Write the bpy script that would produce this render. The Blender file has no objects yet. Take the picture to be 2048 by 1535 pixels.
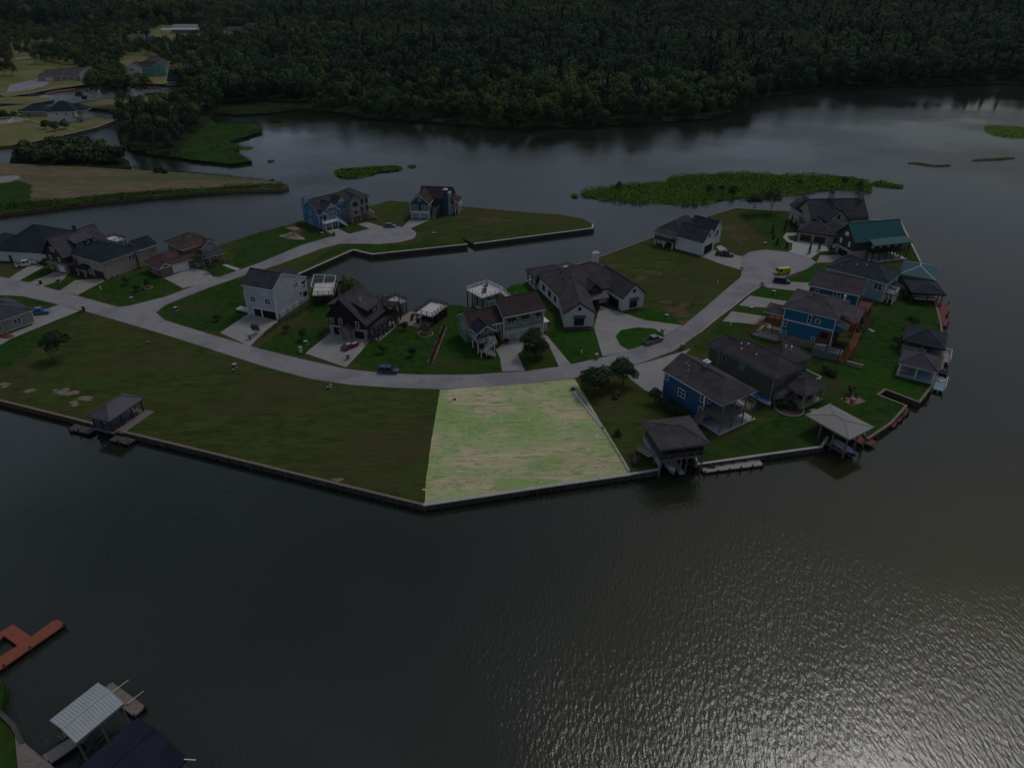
import bpy, math, random
import numpy as np
from mathutils import Vector, geometry as mgeo

# ------------------------------------------------------------------ camera, sky, sun, exposure
SC = bpy.context.scene
COL = SC.collection
PITCH, CAM_H, FPX = math.radians(31.0), 86.0, 1420.0      # drone camera: tilt, height above the water, focal length in photo pixels
cam = bpy.data.cameras.new('camera'); camo = bpy.data.objects.new('camera', cam); COL.objects.link(camo)
camo.location = (0, 0, CAM_H); camo.rotation_euler = (math.pi/2 - PITCH, 0, 0)
cam.sensor_fit = 'HORIZONTAL'; cam.sensor_width = 36.0; cam.lens = 36.0*FPX/2048.0
cam.clip_start = 0.5; cam.clip_end = 20000
SC.camera = camo

SUN_EL, SUN_AZ = math.radians(57), math.radians(43)       # azimuth to the right of the view axis (+Y)
W = bpy.data.worlds.new('World'); SC.world = W; W.use_nodes = True
nt = W.node_tree; nt.nodes.clear()
wo = nt.nodes.new('ShaderNodeOutputWorld'); bg = nt.nodes.new('ShaderNodeBackground')
sky = nt.nodes.new('ShaderNodeTexSky'); sky.sky_type = 'NISHITA'; sky.sun_disc = False
sky.sun_elevation = SUN_EL; sky.sun_rotation = SUN_AZ; sky.air_density = 1.2; sky.dust_density = 3.0; sky.ozone_density = 1.5
# broken cloud deck all round the sky
tc = nt.nodes.new('ShaderNodeTexCoord'); mp = nt.nodes.new('ShaderNodeMapping'); mp.inputs['Scale'].default_value = (1, 1, 1.9)
nz = nt.nodes.new('ShaderNodeTexNoise'); nz.inputs['Scale'].default_value = 2.6; nz.inputs['Detail'].default_value = 7; nz.inputs['Roughness'].default_value = .55
rp = nt.nodes.new('ShaderNodeValToRGB'); rp.color_ramp.elements[0].position = .46; rp.color_ramp.elements[1].position = .60; rp.color_ramp.elements[1].color = (.9,.9,.9,1)
mx = nt.nodes.new('ShaderNodeMix'); mx.data_type = 'RGBA'
mx.inputs['B'].default_value = (7.6, 8.9, 11.2, 1)
nt.links.new(tc.outputs['Generated'], mp.inputs['Vector']); nt.links.new(mp.outputs[0], nz.inputs['Vector'])
nt.links.new(nz.outputs['Fac'], rp.inputs['Fac']); nt.links.new(rp.outputs['Color'], mx.inputs['Factor'])
nt.links.new(sky.outputs['Color'], mx.inputs['A']); nt.links.new(mx.outputs['Result'], bg.inputs['Color'])
bg.inputs['Strength'].default_value = 0.085
nt.links.new(bg.outputs[0], wo.inputs['Surface'])
sl = bpy.data.lights.new('sun', 'SUN'); sl.energy = 1.5; sl.angle = math.radians(15); sl.color = (1, .97, .94)
slo = bpy.data.objects.new('sun', sl); COL.objects.link(slo)
sd = Vector((math.sin(SUN_AZ)*math.cos(SUN_EL), math.cos(SUN_AZ)*math.cos(SUN_EL), math.sin(SUN_EL)))
slo.rotation_euler = sd.to_track_quat('Z', 'Y').to_euler(); slo.location = (0, 0, 300)
vs = SC.view_settings; vs.view_transform = 'Standard'; vs.look = 'None'; vs.gamma = 1; vs.exposure = -1.40
SC.cycles.max_bounces = 5; SC.cycles.diffuse_bounces = 2; SC.cycles.glossy_bounces = 3; SC.cycles.transmission_bounces = 3
SC.cycles.use_denoising = True

# ------------------------------------------------------------------ helpers
GZ = 1.2                                                   # land stands 1.2 m above the lake
_s, _c = math.sin(PITCH), math.cos(PITCH)
def G(x, y, z=GZ):
    """point of the level plane z that a surveyor reads off the photograph at pixel (x, y)"""
    u = (x-1024)/FPX; v = (y-767.5)/FPX
    t = (z-CAM_H)/(-_s - v*_c)
    return (u*t, (_c - v*_s)*t)
def GP(pts, z=GZ): return [G(x, y, z) for x, y in pts]
def rnd(a, b): return random.uniform(a, b)
random.seed(7)
RNG = np.random.default_rng(11)

MATS = {}
def nodes(name):
    m = bpy.data.materials.new(name); m.use_nodes = True; MATS[name] = m
    n = m.node_tree.nodes; b = n['Principled BSDF']
    return m, n, m.node_tree.links, b
def mat(name, col, rough=.75, var=.12, scale=1.5, bump=0., bscale=8., metal=0., spec=.3, stretch=None, two=None, twoscale=.3, lap=0., objrand=0., stripe=None, lo=.42, hi=.6, coat=0.):
    """procedural surface: base colour broken up by two noises, optional second colour in patches, optional bump or lap lines"""
    m, n, L, b = nodes(name)
    tc = n.new('ShaderNodeTexCoord'); src = tc.outputs['Object']
    if stretch:
        mp = n.new('ShaderNodeMapping'); mp.inputs['Scale'].default_value = stretch; L.new(src, mp.inputs['Vector']); src = mp.outputs[0]
    nz = n.new('ShaderNodeTexNoise'); nz.inputs['Scale'].default_value = scale; nz.inputs['Detail'].default_value = 5; nz.inputs['Roughness'].default_value = .65
    L.new(src, nz.inputs['Vector'])
    c0 = tuple(max(0, c*(1-var)) for c in col); c1 = tuple(min(1, c*(1+var)) for c in col)
    mx = n.new('ShaderNodeMix'); mx.data_type = 'RGBA'; mx.inputs['A'].default_value = c0+(1,); mx.inputs['B'].default_value = c1+(1,)
    r = n.new('ShaderNodeMapRange'); r.inputs['From Min'].default_value = .3; r.inputs['From Max'].default_value = .7
    L.new(nz.outputs['Fac'], r.inputs['Value']); L.new(r.outputs[0], mx.inputs['Factor'])
    out = mx.outputs['Result']
    if two:
        n2 = n.new('ShaderNodeTexNoise'); n2.inputs['Scale'].default_value = twoscale; n2.inputs['Detail'].default_value = 6; n2.inputs['Roughness'].default_value = .62
        L.new(src, n2.inputs['Vector'])
        r2 = n.new('ShaderNodeMapRange'); r2.inputs['From Min'].default_value = lo; r2.inputs['From Max'].default_value = hi; L.new(n2.outputs['Fac'], r2.inputs['Value'])
        m2 = n.new('ShaderNodeMix'); m2.data_type = 'RGBA'; L.new(r2.outputs[0], m2.inputs['Factor']); L.new(out, m2.inputs['A']); m2.inputs['B'].default_value = tuple(two)+(1,)
        out = m2.outputs['Result']
    if stripe:                                                   # mower passes: (direction in degrees, width in metres, strength)
        ms = n.new('ShaderNodeMapping'); ms.inputs['Rotation'].default_value = (0, 0, math.radians(stripe[0])); L.new(tc.outputs['Object'], ms.inputs['Vector'])
        ws = n.new('ShaderNodeTexWave'); ws.bands_direction = 'Y'; ws.inputs['Scale'].default_value = .314/stripe[1]; ws.inputs['Distortion'].default_value = 3.5; ws.inputs['Detail'].default_value = 3; ws.inputs['Detail Scale'].default_value = .35; L.new(ms.outputs[0], ws.inputs['Vector'])
        rs = n.new('ShaderNodeMapRange'); rs.inputs['To Min'].default_value = 1-stripe[2]; rs.inputs['To Max'].default_value = 1+stripe[2]; L.new(ws.outputs['Fac'], rs.inputs['Value'])
        m3 = n.new('ShaderNodeMix'); m3.data_type = 'RGBA'; m3.blend_type = 'MULTIPLY'; m3.inputs['Factor'].default_value = 1; L.new(out, m3.inputs['A']); L.new(rs.outputs[0], m3.inputs['B']); out = m3.outputs['Result']
    if objrand:
        oi = n.new('ShaderNodeObjectInfo'); hs = n.new('ShaderNodeHueSaturation')
        a = n.new('ShaderNodeMapRange'); a.inputs['To Min'].default_value = 1-objrand; a.inputs['To Max'].default_value = 1+objrand; L.new(oi.outputs['Random'], a.inputs['Value'])
        w = n.new('ShaderNodeTexWhiteNoise'); w.noise_dimensions = '1D'; L.new(oi.outputs['Random'], w.inputs['W'])
        hh = n.new('ShaderNodeMapRange'); hh.inputs['To Min'].default_value = .465; hh.inputs['To Max'].default_value = .525; L.new(w.outputs['Value'], hh.inputs['Value'])
        L.new(a.outputs[0], hs.inputs['Value']); L.new(hh.outputs[0], hs.inputs['Hue']); L.new(out, hs.inputs['Color']); out = hs.outputs[0]
    L.new(out, b.inputs['Base Color'])
    b.inputs['Roughness'].default_value = rough; b.inputs['Metallic'].default_value = metal; b.inputs['Specular IOR Level'].default_value = spec
    b.inputs['Coat Weight'].default_value = coat
    if bump or lap:
        bp = n.new('ShaderNodeBump'); bp.inputs['Strength'].default_value = .6
        if lap:
            wv = n.new('ShaderNodeTexWave'); wv.bands_direction = 'Z'; wv.wave_profile = 'SAW'; wv.inputs['Scale'].default_value = .314/lap
            L.new(tc.outputs['Object'], wv.inputs['Vector']); bp.inputs['Distance'].default_value = .03; L.new(wv.outputs['Fac'], bp.inputs['Height'])
        else:
            n3 = n.new('ShaderNodeTexNoise'); n3.inputs['Scale'].default_value = bscale; n3.inputs['Detail'].default_value = 3; L.new(src, n3.inputs['Vector'])
            bp.inputs['Distance'].default_value = bump; L.new(n3.outputs['Fac'], bp.inputs['Height'])
        L.new(bp.outputs[0], b.inputs['Normal'])
    return m
def M(k): return MATS[k]

class MB:
    def __init__(s): s.v = []; s.f = []
    def add(s, vs_, fs):
        o = len(s.v); s.v += [tuple(v) for v in vs_]; s.f += [tuple(i+o for i in f) for f in fs]; return s
    def box(s, x0, y0, z0, x1, y1, z1):
        if x0 > x1: x0, x1 = x1, x0
        if y0 > y1: y0, y1 = y1, y0
        if z0 > z1: z0, z1 = z1, z0
        return s.add([(x0,y0,z0),(x1,y0,z0),(x1,y1,z0),(x0,y1,z0),(x0,y0,z1),(x1,y0,z1),(x1,y1,z1),(x0,y1,z1)],
                     [(0,3,2,1),(4,5,6,7),(0,1,5,4),(1,2,6,5),(2,3,7,6),(3,0,4,7)])
    def fbox(s, fm, u0, v0, n0, u1, v1, n1):
        a, b = fm(u0, v0, n0), fm(u1, v1, n1); return s.box(*a, *b)
    def prism(s, prof, a0, a1, axis='y'):
        """profile of (p, z) points extruded along an axis; axis 'y': p is x, axis 'x': p is y"""
        k = len(prof); vs_ = []
        for a in (a0, a1):
            for p, z in prof: vs_.append((p, a, z) if axis == 'y' else (a, p, z))
        fs = [tuple(range(k)), tuple(range(2*k-1, k-1, -1))] + [(i, (i+k), (i+1) % k + k, (i+1) % k) for i in range(k)]
        return s.add(vs_, fs)
    def poly(s, pts, z0, z1):
        """upright prism over a plan outline, concave outlines allowed"""
        k = len(pts); top = [(x, y, z1) for x, y in pts]; bot = [(x, y, z0) for x, y in pts]
        tri = mgeo.tessellate_polygon([[Vector(p) for p in top]])
        area = sum(pts[i][0]*pts[(i+1) % k][1]-pts[(i+1) % k][0]*pts[i][1] for i in range(k))
        fs = []
        for t in tri:
            a, b, c = (Vector(top[i]) for i in t)
            if (b-a).cross(c-a).z < 0: t = (t[0], t[2], t[1])
            fs.append(tuple(t))
        for i in range(k):
            j = (i+1) % k; q = (i+k, j+k, j, i); fs.append(q if area > 0 else q[::-1])
        return s.add(top+bot, fs)
    def sheet(s, pts, z):
        top = [(x, y, z) for x, y in pts]; fs = []
        for t in mgeo.tessellate_polygon([[Vector(p) for p in top]]):
            a, b, c = (Vector(top[i]) for i in t)
            fs.append(tuple(t) if (b-a).cross(c-a).z > 0 else (t[0], t[2], t[1]))
        return s.add(top, fs)
    def beam(s, p, q, w, h=None):
        p, q = Vector(p), Vector(q); h = h or w; d = (q-p).normalized()
        a = d.cross(Vector((0,0,1))); a = a.normalized() if a.length > 1e-4 else Vector((1,0,0)); b = a.cross(d)
        vs_ = [e + a*(i*w/2) + b*(j*h/2) for e in (p, q) for i, j in ((-1,-1),(1,-1),(1,1),(-1,1))]
        return s.add(vs_, [(0,1,2,3),(7,6,5,4),(0,4,5,1),(1,5,6,2),(2,6,7,3),(3,7,4,0)])
    def tube(s, p, q, r0, r1=None, n=7):
        p, q = Vector(p), Vector(q); r1 = r0 if r1 is None else r1; d = (q-p).normalized()
        a = d.cross(Vector((0,0,1))); a = a.normalized() if a.length > 1e-3 else Vector((1,0,0)); b = a.cross(d)
        vs_ = [e + (a*math.cos(t*math.tau/n)+b*math.sin(t*math.tau/n))*r for e, r in ((p, r0), (q, r1)) for t in range(n)]
        return s.add(vs_, [tuple(range(n))[::-1], tuple(range(n, 2*n))] + [(i, (i+1) % n, (i+1) % n+n, i+n) for i in range(n)])
    def mesh(s, name, smooth=False):
        me = bpy.data.meshes.new(name); me.from_pydata(s.v, [], s.f); me.update()
        if smooth: me.polygons.foreach_set('use_smooth', [True]*len(me.polygons))
        return me
    def build(s, name, material, parent=None, smooth=False, fix=True):
        me = s.mesh(name, smooth); me.materials.append(M(material) if isinstance(material, str) else material)
        o = bpy.data.objects.new(name, me); COL.objects.link(o)
        if parent: o.parent = parent
        return o
def tag(o, label=None, cat=None, group=None, kind=None):
    if label: o['label'] = label
    if cat: o['category'] = cat
    if group: o['group'] = group
    if kind: o['kind'] = kind
    return o
def empty(name, loc, yaw=0, label=None, cat=None, group=None):
    o = bpy.data.objects.new(name, None); COL.objects.link(o); o.location = loc; o.rotation_euler = (0, 0, yaw); o.empty_display_size = .3
    return tag(o, label, cat, group)
def struct(name, mb, material): return tag(mb.build(name, material), kind='structure')
def copy_tree(o, parent=None):
    c = o.copy(); COL.objects.link(c); c.parent = parent
    for ch in list(o.children): copy_tree(ch, c)
    return c

# ------------------------------------------------------------------ materials
mat('grass_dry', (.047,.066,.016), .95, .38, .4, .05, 3, two=(.068,.060,.023), twoscale=.045, lo=.44, hi=.66, stretch=(.6,1.3,1), spec=.04, stripe=(-14, 1.6, .055))
mat('grass_field', (.155,.122,.078), .95, .3, .25, .05, 3, two=(.095,.105,.04), twoscale=.03, lo=.45, hi=.62, stretch=(.5,1.6,1), spec=.04)
mat('lawn', (.021,.057,.009), .95, .42, .6, .04, 4, two=(.046,.060,.016), twoscale=.09, lo=.46, hi=.66, spec=.04, stripe=(24, 1.3, .07))
mat('lawn_bright', (.021,.070,.008), .95, .32, .6, .04, 4, two=(.04,.07,.012), twoscale=.12, lo=.5, hi=.68, spec=.04, stripe=(24, 1.2, .06))
mat('grass_far', (.13,.14,.045), .95, .3, .04, two=(.19,.17,.08), twoscale=.012, spec=.04)
mat('forest_floor', (.022,.03,.012), .98, .4, .05, spec=.04)
mat('dry_thatch', (.10,.075,.04), .95, .35, 1.2, spec=.04)
mat('bare_soil', (.34,.25,.205), .95, .3, 1.2, .05, 3, spec=.04)
mat('sand', (.20,.165,.13), .95, .25, 1.0, .04, 4, spec=.04)
mat('road', (.262,.25,.262), .9, .09, .35, .01, 6, two=(.205,.195,.202), twoscale=.11, lo=.46, hi=.62, stretch=(1,1,1))
mat('drive', (.29,.28,.268), .9, .1, .5, .01, 6, two=(.24,.23,.22), twoscale=.18, lo=.5, hi=.7)
mat('drive_tan', (.28,.25,.22), .9, .12, .5, two=(.23,.205,.185), twoscale=.2)
mat('path', (.37,.36,.35), .9, .08, .8)
mat('joint', (.22,.21,.21), .95, .2, 1)
mat('lot_soil', (.50,.39,.27), .95, .25, 1.5, two=(.40,.40,.19), twoscale=1.2, lo=.45, hi=.6, spec=.04)
mat('mulch', (.09,.06,.045), .95, .4, 3, .05, 6, spec=.04)
mat('cap', (.40,.38,.36), .85, .2, 1.2)
mat('cap_wood', (.20,.155,.125), .85, .25, 1.5)
mat('bulk', (.075,.07,.065), .9, .35, .9, .05, 2, stretch=(1,1,.25))
mat('bulk_brown', (.09,.06,.04), .9, .3, .9, .05, 2)
mat('reed', (.068,.135,.016), .9, .4, .5, two=(.09,.135,.024), twoscale=.06, spec=.04)
mat('reed_dark', (.035,.066,.012), .9, .4, .5, spec=.04)
mat('bark', (.10,.08,.065), .95, .3, 3, .04, 6)
mat('driftwood', (.62,.56,.46), .9, .15, 3)
mat('bark_pale', (.15,.14,.125), .95, .3, 3)
for k, c in (('leaf_dark', (.038,.066,.034)), ('leaf_mid', (.056,.094,.034)), ('leaf_olive', (.078,.100,.034)), ('leaf_bright', (.105,.14,.036)), ('leaf_pine', (.028,.054,.042))):
    mat(k, c, .75, .35, .9, objrand=.32, spec=.1)
mat('leaf_yard', (.028,.05,.018), .75, .4, 1.2, objrand=.15); mat('leaf_yard_light', (.055,.085,.03), .75, .4, 1.2, objrand=.15)
mat('bloom', (.12,.035,.025), .8, .4, 2); mat('leaf_willow', (.10,.14,.04), .75, .3, 1.2)
mat('tuft_green', (.27,.34,.13), .9, .35, 2, spec=.04); mat('tuft_straw', (.48,.42,.29), .9, .3, 2, spec=.04); mat('tuft_olive', (.05,.066,.018), .9, .45, .8, spec=.04); mat('tuft_brown', (.095,.07,.034), .9, .4, .8, spec=.04)
# ------------------------------------------------------------------ water
m, n, L, b = nodes('water')
tc = n.new('ShaderNodeTexCoord')
mp = n.new('ShaderNodeMapping'); mp.inputs['Rotation'].default_value = (0, 0, math.radians(-32)); mp.inputs['Scale'].default_value = (1, .38, 1)
L.new(tc.outputs['Object'], mp.inputs['Vector'])
def _noise(scale, det, src):
    q = n.new('ShaderNodeTexNoise'); q.inputs['Scale'].default_value = scale; q.inputs['Detail'].default_value = det; L.new(src, q.inputs['Vector']); return q
n1 = _noise(2.1, 5, mp.outputs[0]); n2 = _noise(.3, 3, mp.outputs[0]); n3 = _noise(.013, 4, tc.outputs['Object'])
calm = n.new('ShaderNodeMapRange'); calm.inputs['From Min'].default_value = .40; calm.inputs['From Max'].default_value = .60; calm.inputs['To Min'].default_value = .12; calm.inputs['To Max'].default_value = 1.0
L.new(n3.outputs['Fac'], calm.inputs['Value'])
mu = n.new('ShaderNodeMath'); mu.operation = 'MULTIPLY'; L.new(n1.outputs['Fac'], mu.inputs[0]); L.new(calm.outputs[0], mu.inputs[1])
ad = n.new('ShaderNodeMath'); ad.operation = 'MULTIPLY_ADD'; ad.inputs[1].default_value = .22; L.new(n2.outputs['Fac'], ad.inputs[0]); L.new(mu.outputs[0], ad.inputs[2])
bp = n.new('ShaderNodeBump'); bp.inputs['Strength'].default_value = 1.0; bp.inputs['Distance'].default_value = .15; L.new(ad.outputs[0], bp.inputs['Height']); L.new(bp.outputs[0], b.inputs['Normal'])
rr_ = n.new('ShaderNodeMapRange'); rr_.inputs['To Min'].default_value = .06; rr_.inputs['To Max'].default_value = .17; L.new(calm.outputs[0], rr_.inputs['Value']); L.new(rr_.outputs[0], b.inputs['Roughness'])
# water base colour: brown murky reaches and dark green ones
n4 = n.new('ShaderNodeTexNoise'); n4.inputs['Scale'].default_value = .0085; n4.inputs['Detail'].default_value = 3; mp4 = n.new('ShaderNodeMapping'); mp4.inputs['Location'].default_value = (-85, 40, 0); L.new(tc.outputs['Object'], mp4.inputs['Vector']); L.new(mp4.outputs[0], n4.inputs['Vector'])
sr = n.new('ShaderNodeMapRange'); sr.inputs['From Min'].default_value = .40; sr.inputs['From Max'].default_value = .62; L.new(n4.outputs['Fac'], sr.inputs['Value'])
# the brown is strongest off the right-hand shore and fades outward
vd = n.new('ShaderNodeVectorMath'); vd.operation = 'DISTANCE'; vd.inputs[1].default_value = (80, 42, 0); L.new(tc.outputs['Object'], vd.inputs[0])
pr_ = n.new('ShaderNodeMapRange'); pr_.interpolation_type = 'SMOOTHERSTEP'; pr_.inputs['From Min'].default_value = 22; pr_.inputs['From Max'].default_value = 105; pr_.inputs['To Min'].default_value = 1; pr_.inputs['To Max'].default_value = .12; L.new(vd.outputs['Value'], pr_.inputs['Value'])
ns = n.new('ShaderNodeMapRange'); ns.inputs['To Min'].default_value = .45; ns.inputs['To Max'].default_value = 1; L.new(sr.outputs[0], ns.inputs['Value'])
sp = n.new('ShaderNodeMath'); sp.operation = 'MULTIPLY'; L.new(pr_.outputs[0], sp.inputs[0]); L.new(ns.outputs[0], sp.inputs[1])
sx = n.new('ShaderNodeMix'); sx.data_type = 'RGBA'; sx.inputs['A'].default_value = (.012, .018, .0135, 1); sx.inputs['B'].default_value = (.060, .053, .014, 1); L.new(sp.outputs[0], sx.inputs['Factor']); L.new(sx.outputs['Result'], b.inputs['Base Color'])
b.inputs['IOR'].default_value = 1.47; b.inputs['Specular IOR Level'].default_value = .5
mb = MB(); mb.add([(-4600,-500,0),(4600,-500,0),(4600,5600,0),(-4600,5600,0)], [(0,1,2,3)])
struct('lake_water', mb, 'water')

# ------------------------------------------------------------------ land
FRONT = [(-420,700),(0,801),(150,838),(240,862),(848,1010),(1259,949),(1318,939),(1326,915),(1386,903),(1394,929),(1540,908),(1642,894),(1655,875),(1722,858),(1735,878),(1782,846),
         (1812,812),(1755,790),(1771,779),(1838,805),(1866,768),(1884,735),(1886,700),(1882,650),(1874,618),(1858,565),(1840,523),(1801,444),
         (1706,437),(1583,424),(1470,417),(1417,433),(1333,465),(1264,491),(1190,518),(1100,548),(1046,568),(1000,585),(945,612),(895,640),(868,632),(800,622),(765,612),(700,598),(660,590),(610,562),(596,549),
         (706,500),(745,509),(935,489),(921,474),(948,488),(1185,457),(1186,449),(1165,437),(1120,429),(1050,424),(985,418),(900,411),(860,407),(779,401),(745,411),(690,418),(600,441),(580,449),(468,481),(400,503),(330,512),(230,484),(140,472),(60,478),(0,484),(-420,500)]
def land(name, pix, material, z=GZ, bottom=-.8):
    mb = MB(); mb.poly(GP(pix, z), bottom, z); return struct(name, mb, material)
land('neighbourhood_ground', FRONT, 'grass_dry')
land('field_ground', [(-500,325),(0,326),(35,328),(193,335),(360,345),(500,358),(565,366),(577,372),(560,378),(480,379),(400,385),(300,393),(200,402),(100,415),(0,428),(-500,480)], 'grass_field')
land('thicket_ground', [(18,329),(22,312),(60,300),(150,296),(230,306),(258,322),(262,336),(190,335),(60,331)], 'forest_floor', .7)
FARSHORE = [(2900,140),(2600,150),(2048,166),(1800,172),(1650,178),(1500,196),(1492,216),(1420,236),(1250,249),(1080,256),(985,253),(900,246),(800,239),(720,233),(690,226),(600,217),(540,226),(480,229),(430,225),(412,233),(418,247),(520,250),(523,262),(452,285),(478,290),(470,302),(503,322),(462,327),(380,318),(300,308),(262,300),(238,280),(233,250),(238,222),(160,214),(155,204),(215,197),(330,190),(340,183),(337,169),(260,167),(212,167),(175,164),(120,173),(75,183),(55,189),(0,190),(-900,196)]
far = GP(FARSHORE); far += [(-4400, 1500), (-4400, 5400), (4400, 5400), (4400, 1500)]
mb = MB(); mb.poly(far, -.8, GZ); struct('far_shore_ground', mb, 'forest_floor')
land('canal_ground', [(-500,300),(-500,214),(0,213),(60,208),(100,215),(165,234),(237,238),(190,256),(118,273),(60,285),(25,290),(0,292)], 'grass_far')
land('spit_ground', [(-400,196),(0,194),(75,193),(107,197),(103,201),(60,208),(0,207),(-400,209)], 'grass_far')
land('near_bank_ground', [(-300,1340),(0,1352),(9,1372),(5,1400),(0,1425),(26,1450),(44,1485),(95,1545),(120,1620),(-300,1620)], 'lawn')

# lighter and greener ground cover, each a sheet a little above the land
def sheet(name, pix, material, dz):
    mb = MB(); mb.sheet(GP(pix, GZ+dz), GZ+dz); return struct(name, mb, material)
def ragged(pts, amp=.45, step=1.2):
    """plan outline resampled and roughened like a natural grass edge"""
    out = []; k = len(pts)
    for i in range(k):
        (ax, ay), (bx, by) = pts[i], pts[(i+1) % k]; d = math.hypot(bx-ax, by-ay); m_ = max(1, int(d/step))
        for j in range(m_): out.append((ax+(bx-ax)*j/m_+rnd(-amp, amp), ay+(by-ay)*j/m_+rnd(-amp, amp)))
    return out
def rsheet(name, pix, material, dz, amp=.7):
    mb = MB(); mb.sheet(ragged(GP(pix, GZ+dz), amp), GZ+dz); return struct(name, mb, material)
def curve(pts, n=6):
    """smooth closed outline through the pixel points"""
    out = []; k = len(pts)
    for i in range(k):
        p0, p1, p2, p3 = (pts[(i+j-1) % k] for j in range(4))
        for q in range(n):
            t = q/n
            out.append(tuple(.5*((2*p1[a])+(-p0[a]+p2[a])*t+(2*p0[a]-5*p1[a]+4*p2[a]-p3[a])*t*t+(-p0[a]+3*p1[a]-3*p2[a]+p3[a])*t**3) for a in (0,1)))
    return out
# the mown vacant lot by the water: grass colour painted brighter, as if more strongly lit
m, n, L, b = nodes('lot_grass_lit')
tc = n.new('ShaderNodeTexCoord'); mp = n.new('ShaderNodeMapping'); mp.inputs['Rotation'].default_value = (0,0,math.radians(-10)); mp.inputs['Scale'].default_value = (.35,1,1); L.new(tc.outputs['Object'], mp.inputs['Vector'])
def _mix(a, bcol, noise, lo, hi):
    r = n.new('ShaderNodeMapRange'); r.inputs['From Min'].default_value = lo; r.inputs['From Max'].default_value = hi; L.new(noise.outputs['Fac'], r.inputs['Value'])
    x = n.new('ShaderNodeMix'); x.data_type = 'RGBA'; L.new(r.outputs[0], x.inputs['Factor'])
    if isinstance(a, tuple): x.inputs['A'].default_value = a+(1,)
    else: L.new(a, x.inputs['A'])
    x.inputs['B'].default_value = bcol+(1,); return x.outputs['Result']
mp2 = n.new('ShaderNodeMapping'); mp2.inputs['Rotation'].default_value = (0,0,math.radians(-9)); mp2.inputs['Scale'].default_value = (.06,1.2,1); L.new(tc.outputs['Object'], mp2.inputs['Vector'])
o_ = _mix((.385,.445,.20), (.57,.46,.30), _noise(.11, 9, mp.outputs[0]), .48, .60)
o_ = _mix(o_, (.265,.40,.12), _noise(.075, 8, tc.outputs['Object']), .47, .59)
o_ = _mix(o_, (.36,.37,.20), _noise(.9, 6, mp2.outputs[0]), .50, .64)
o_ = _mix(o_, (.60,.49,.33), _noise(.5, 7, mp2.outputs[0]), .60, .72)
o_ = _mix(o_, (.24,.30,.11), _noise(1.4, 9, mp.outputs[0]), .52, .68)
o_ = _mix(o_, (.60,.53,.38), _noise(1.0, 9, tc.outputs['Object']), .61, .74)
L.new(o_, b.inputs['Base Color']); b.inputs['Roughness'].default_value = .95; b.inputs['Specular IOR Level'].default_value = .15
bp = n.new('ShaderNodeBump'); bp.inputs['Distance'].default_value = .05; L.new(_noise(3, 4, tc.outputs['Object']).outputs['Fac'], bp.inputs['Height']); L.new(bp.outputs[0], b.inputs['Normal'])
rsheet('vacant_lot_ground', [(880,779),(950,774),(1060,766),(1149,757),(1170,790),(1205,850),(1235,902),(1262,946),(1100,970),(950,993),(849,1008),(852,960),(862,885)], 'lot_grass_lit', .012, .05)

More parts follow.
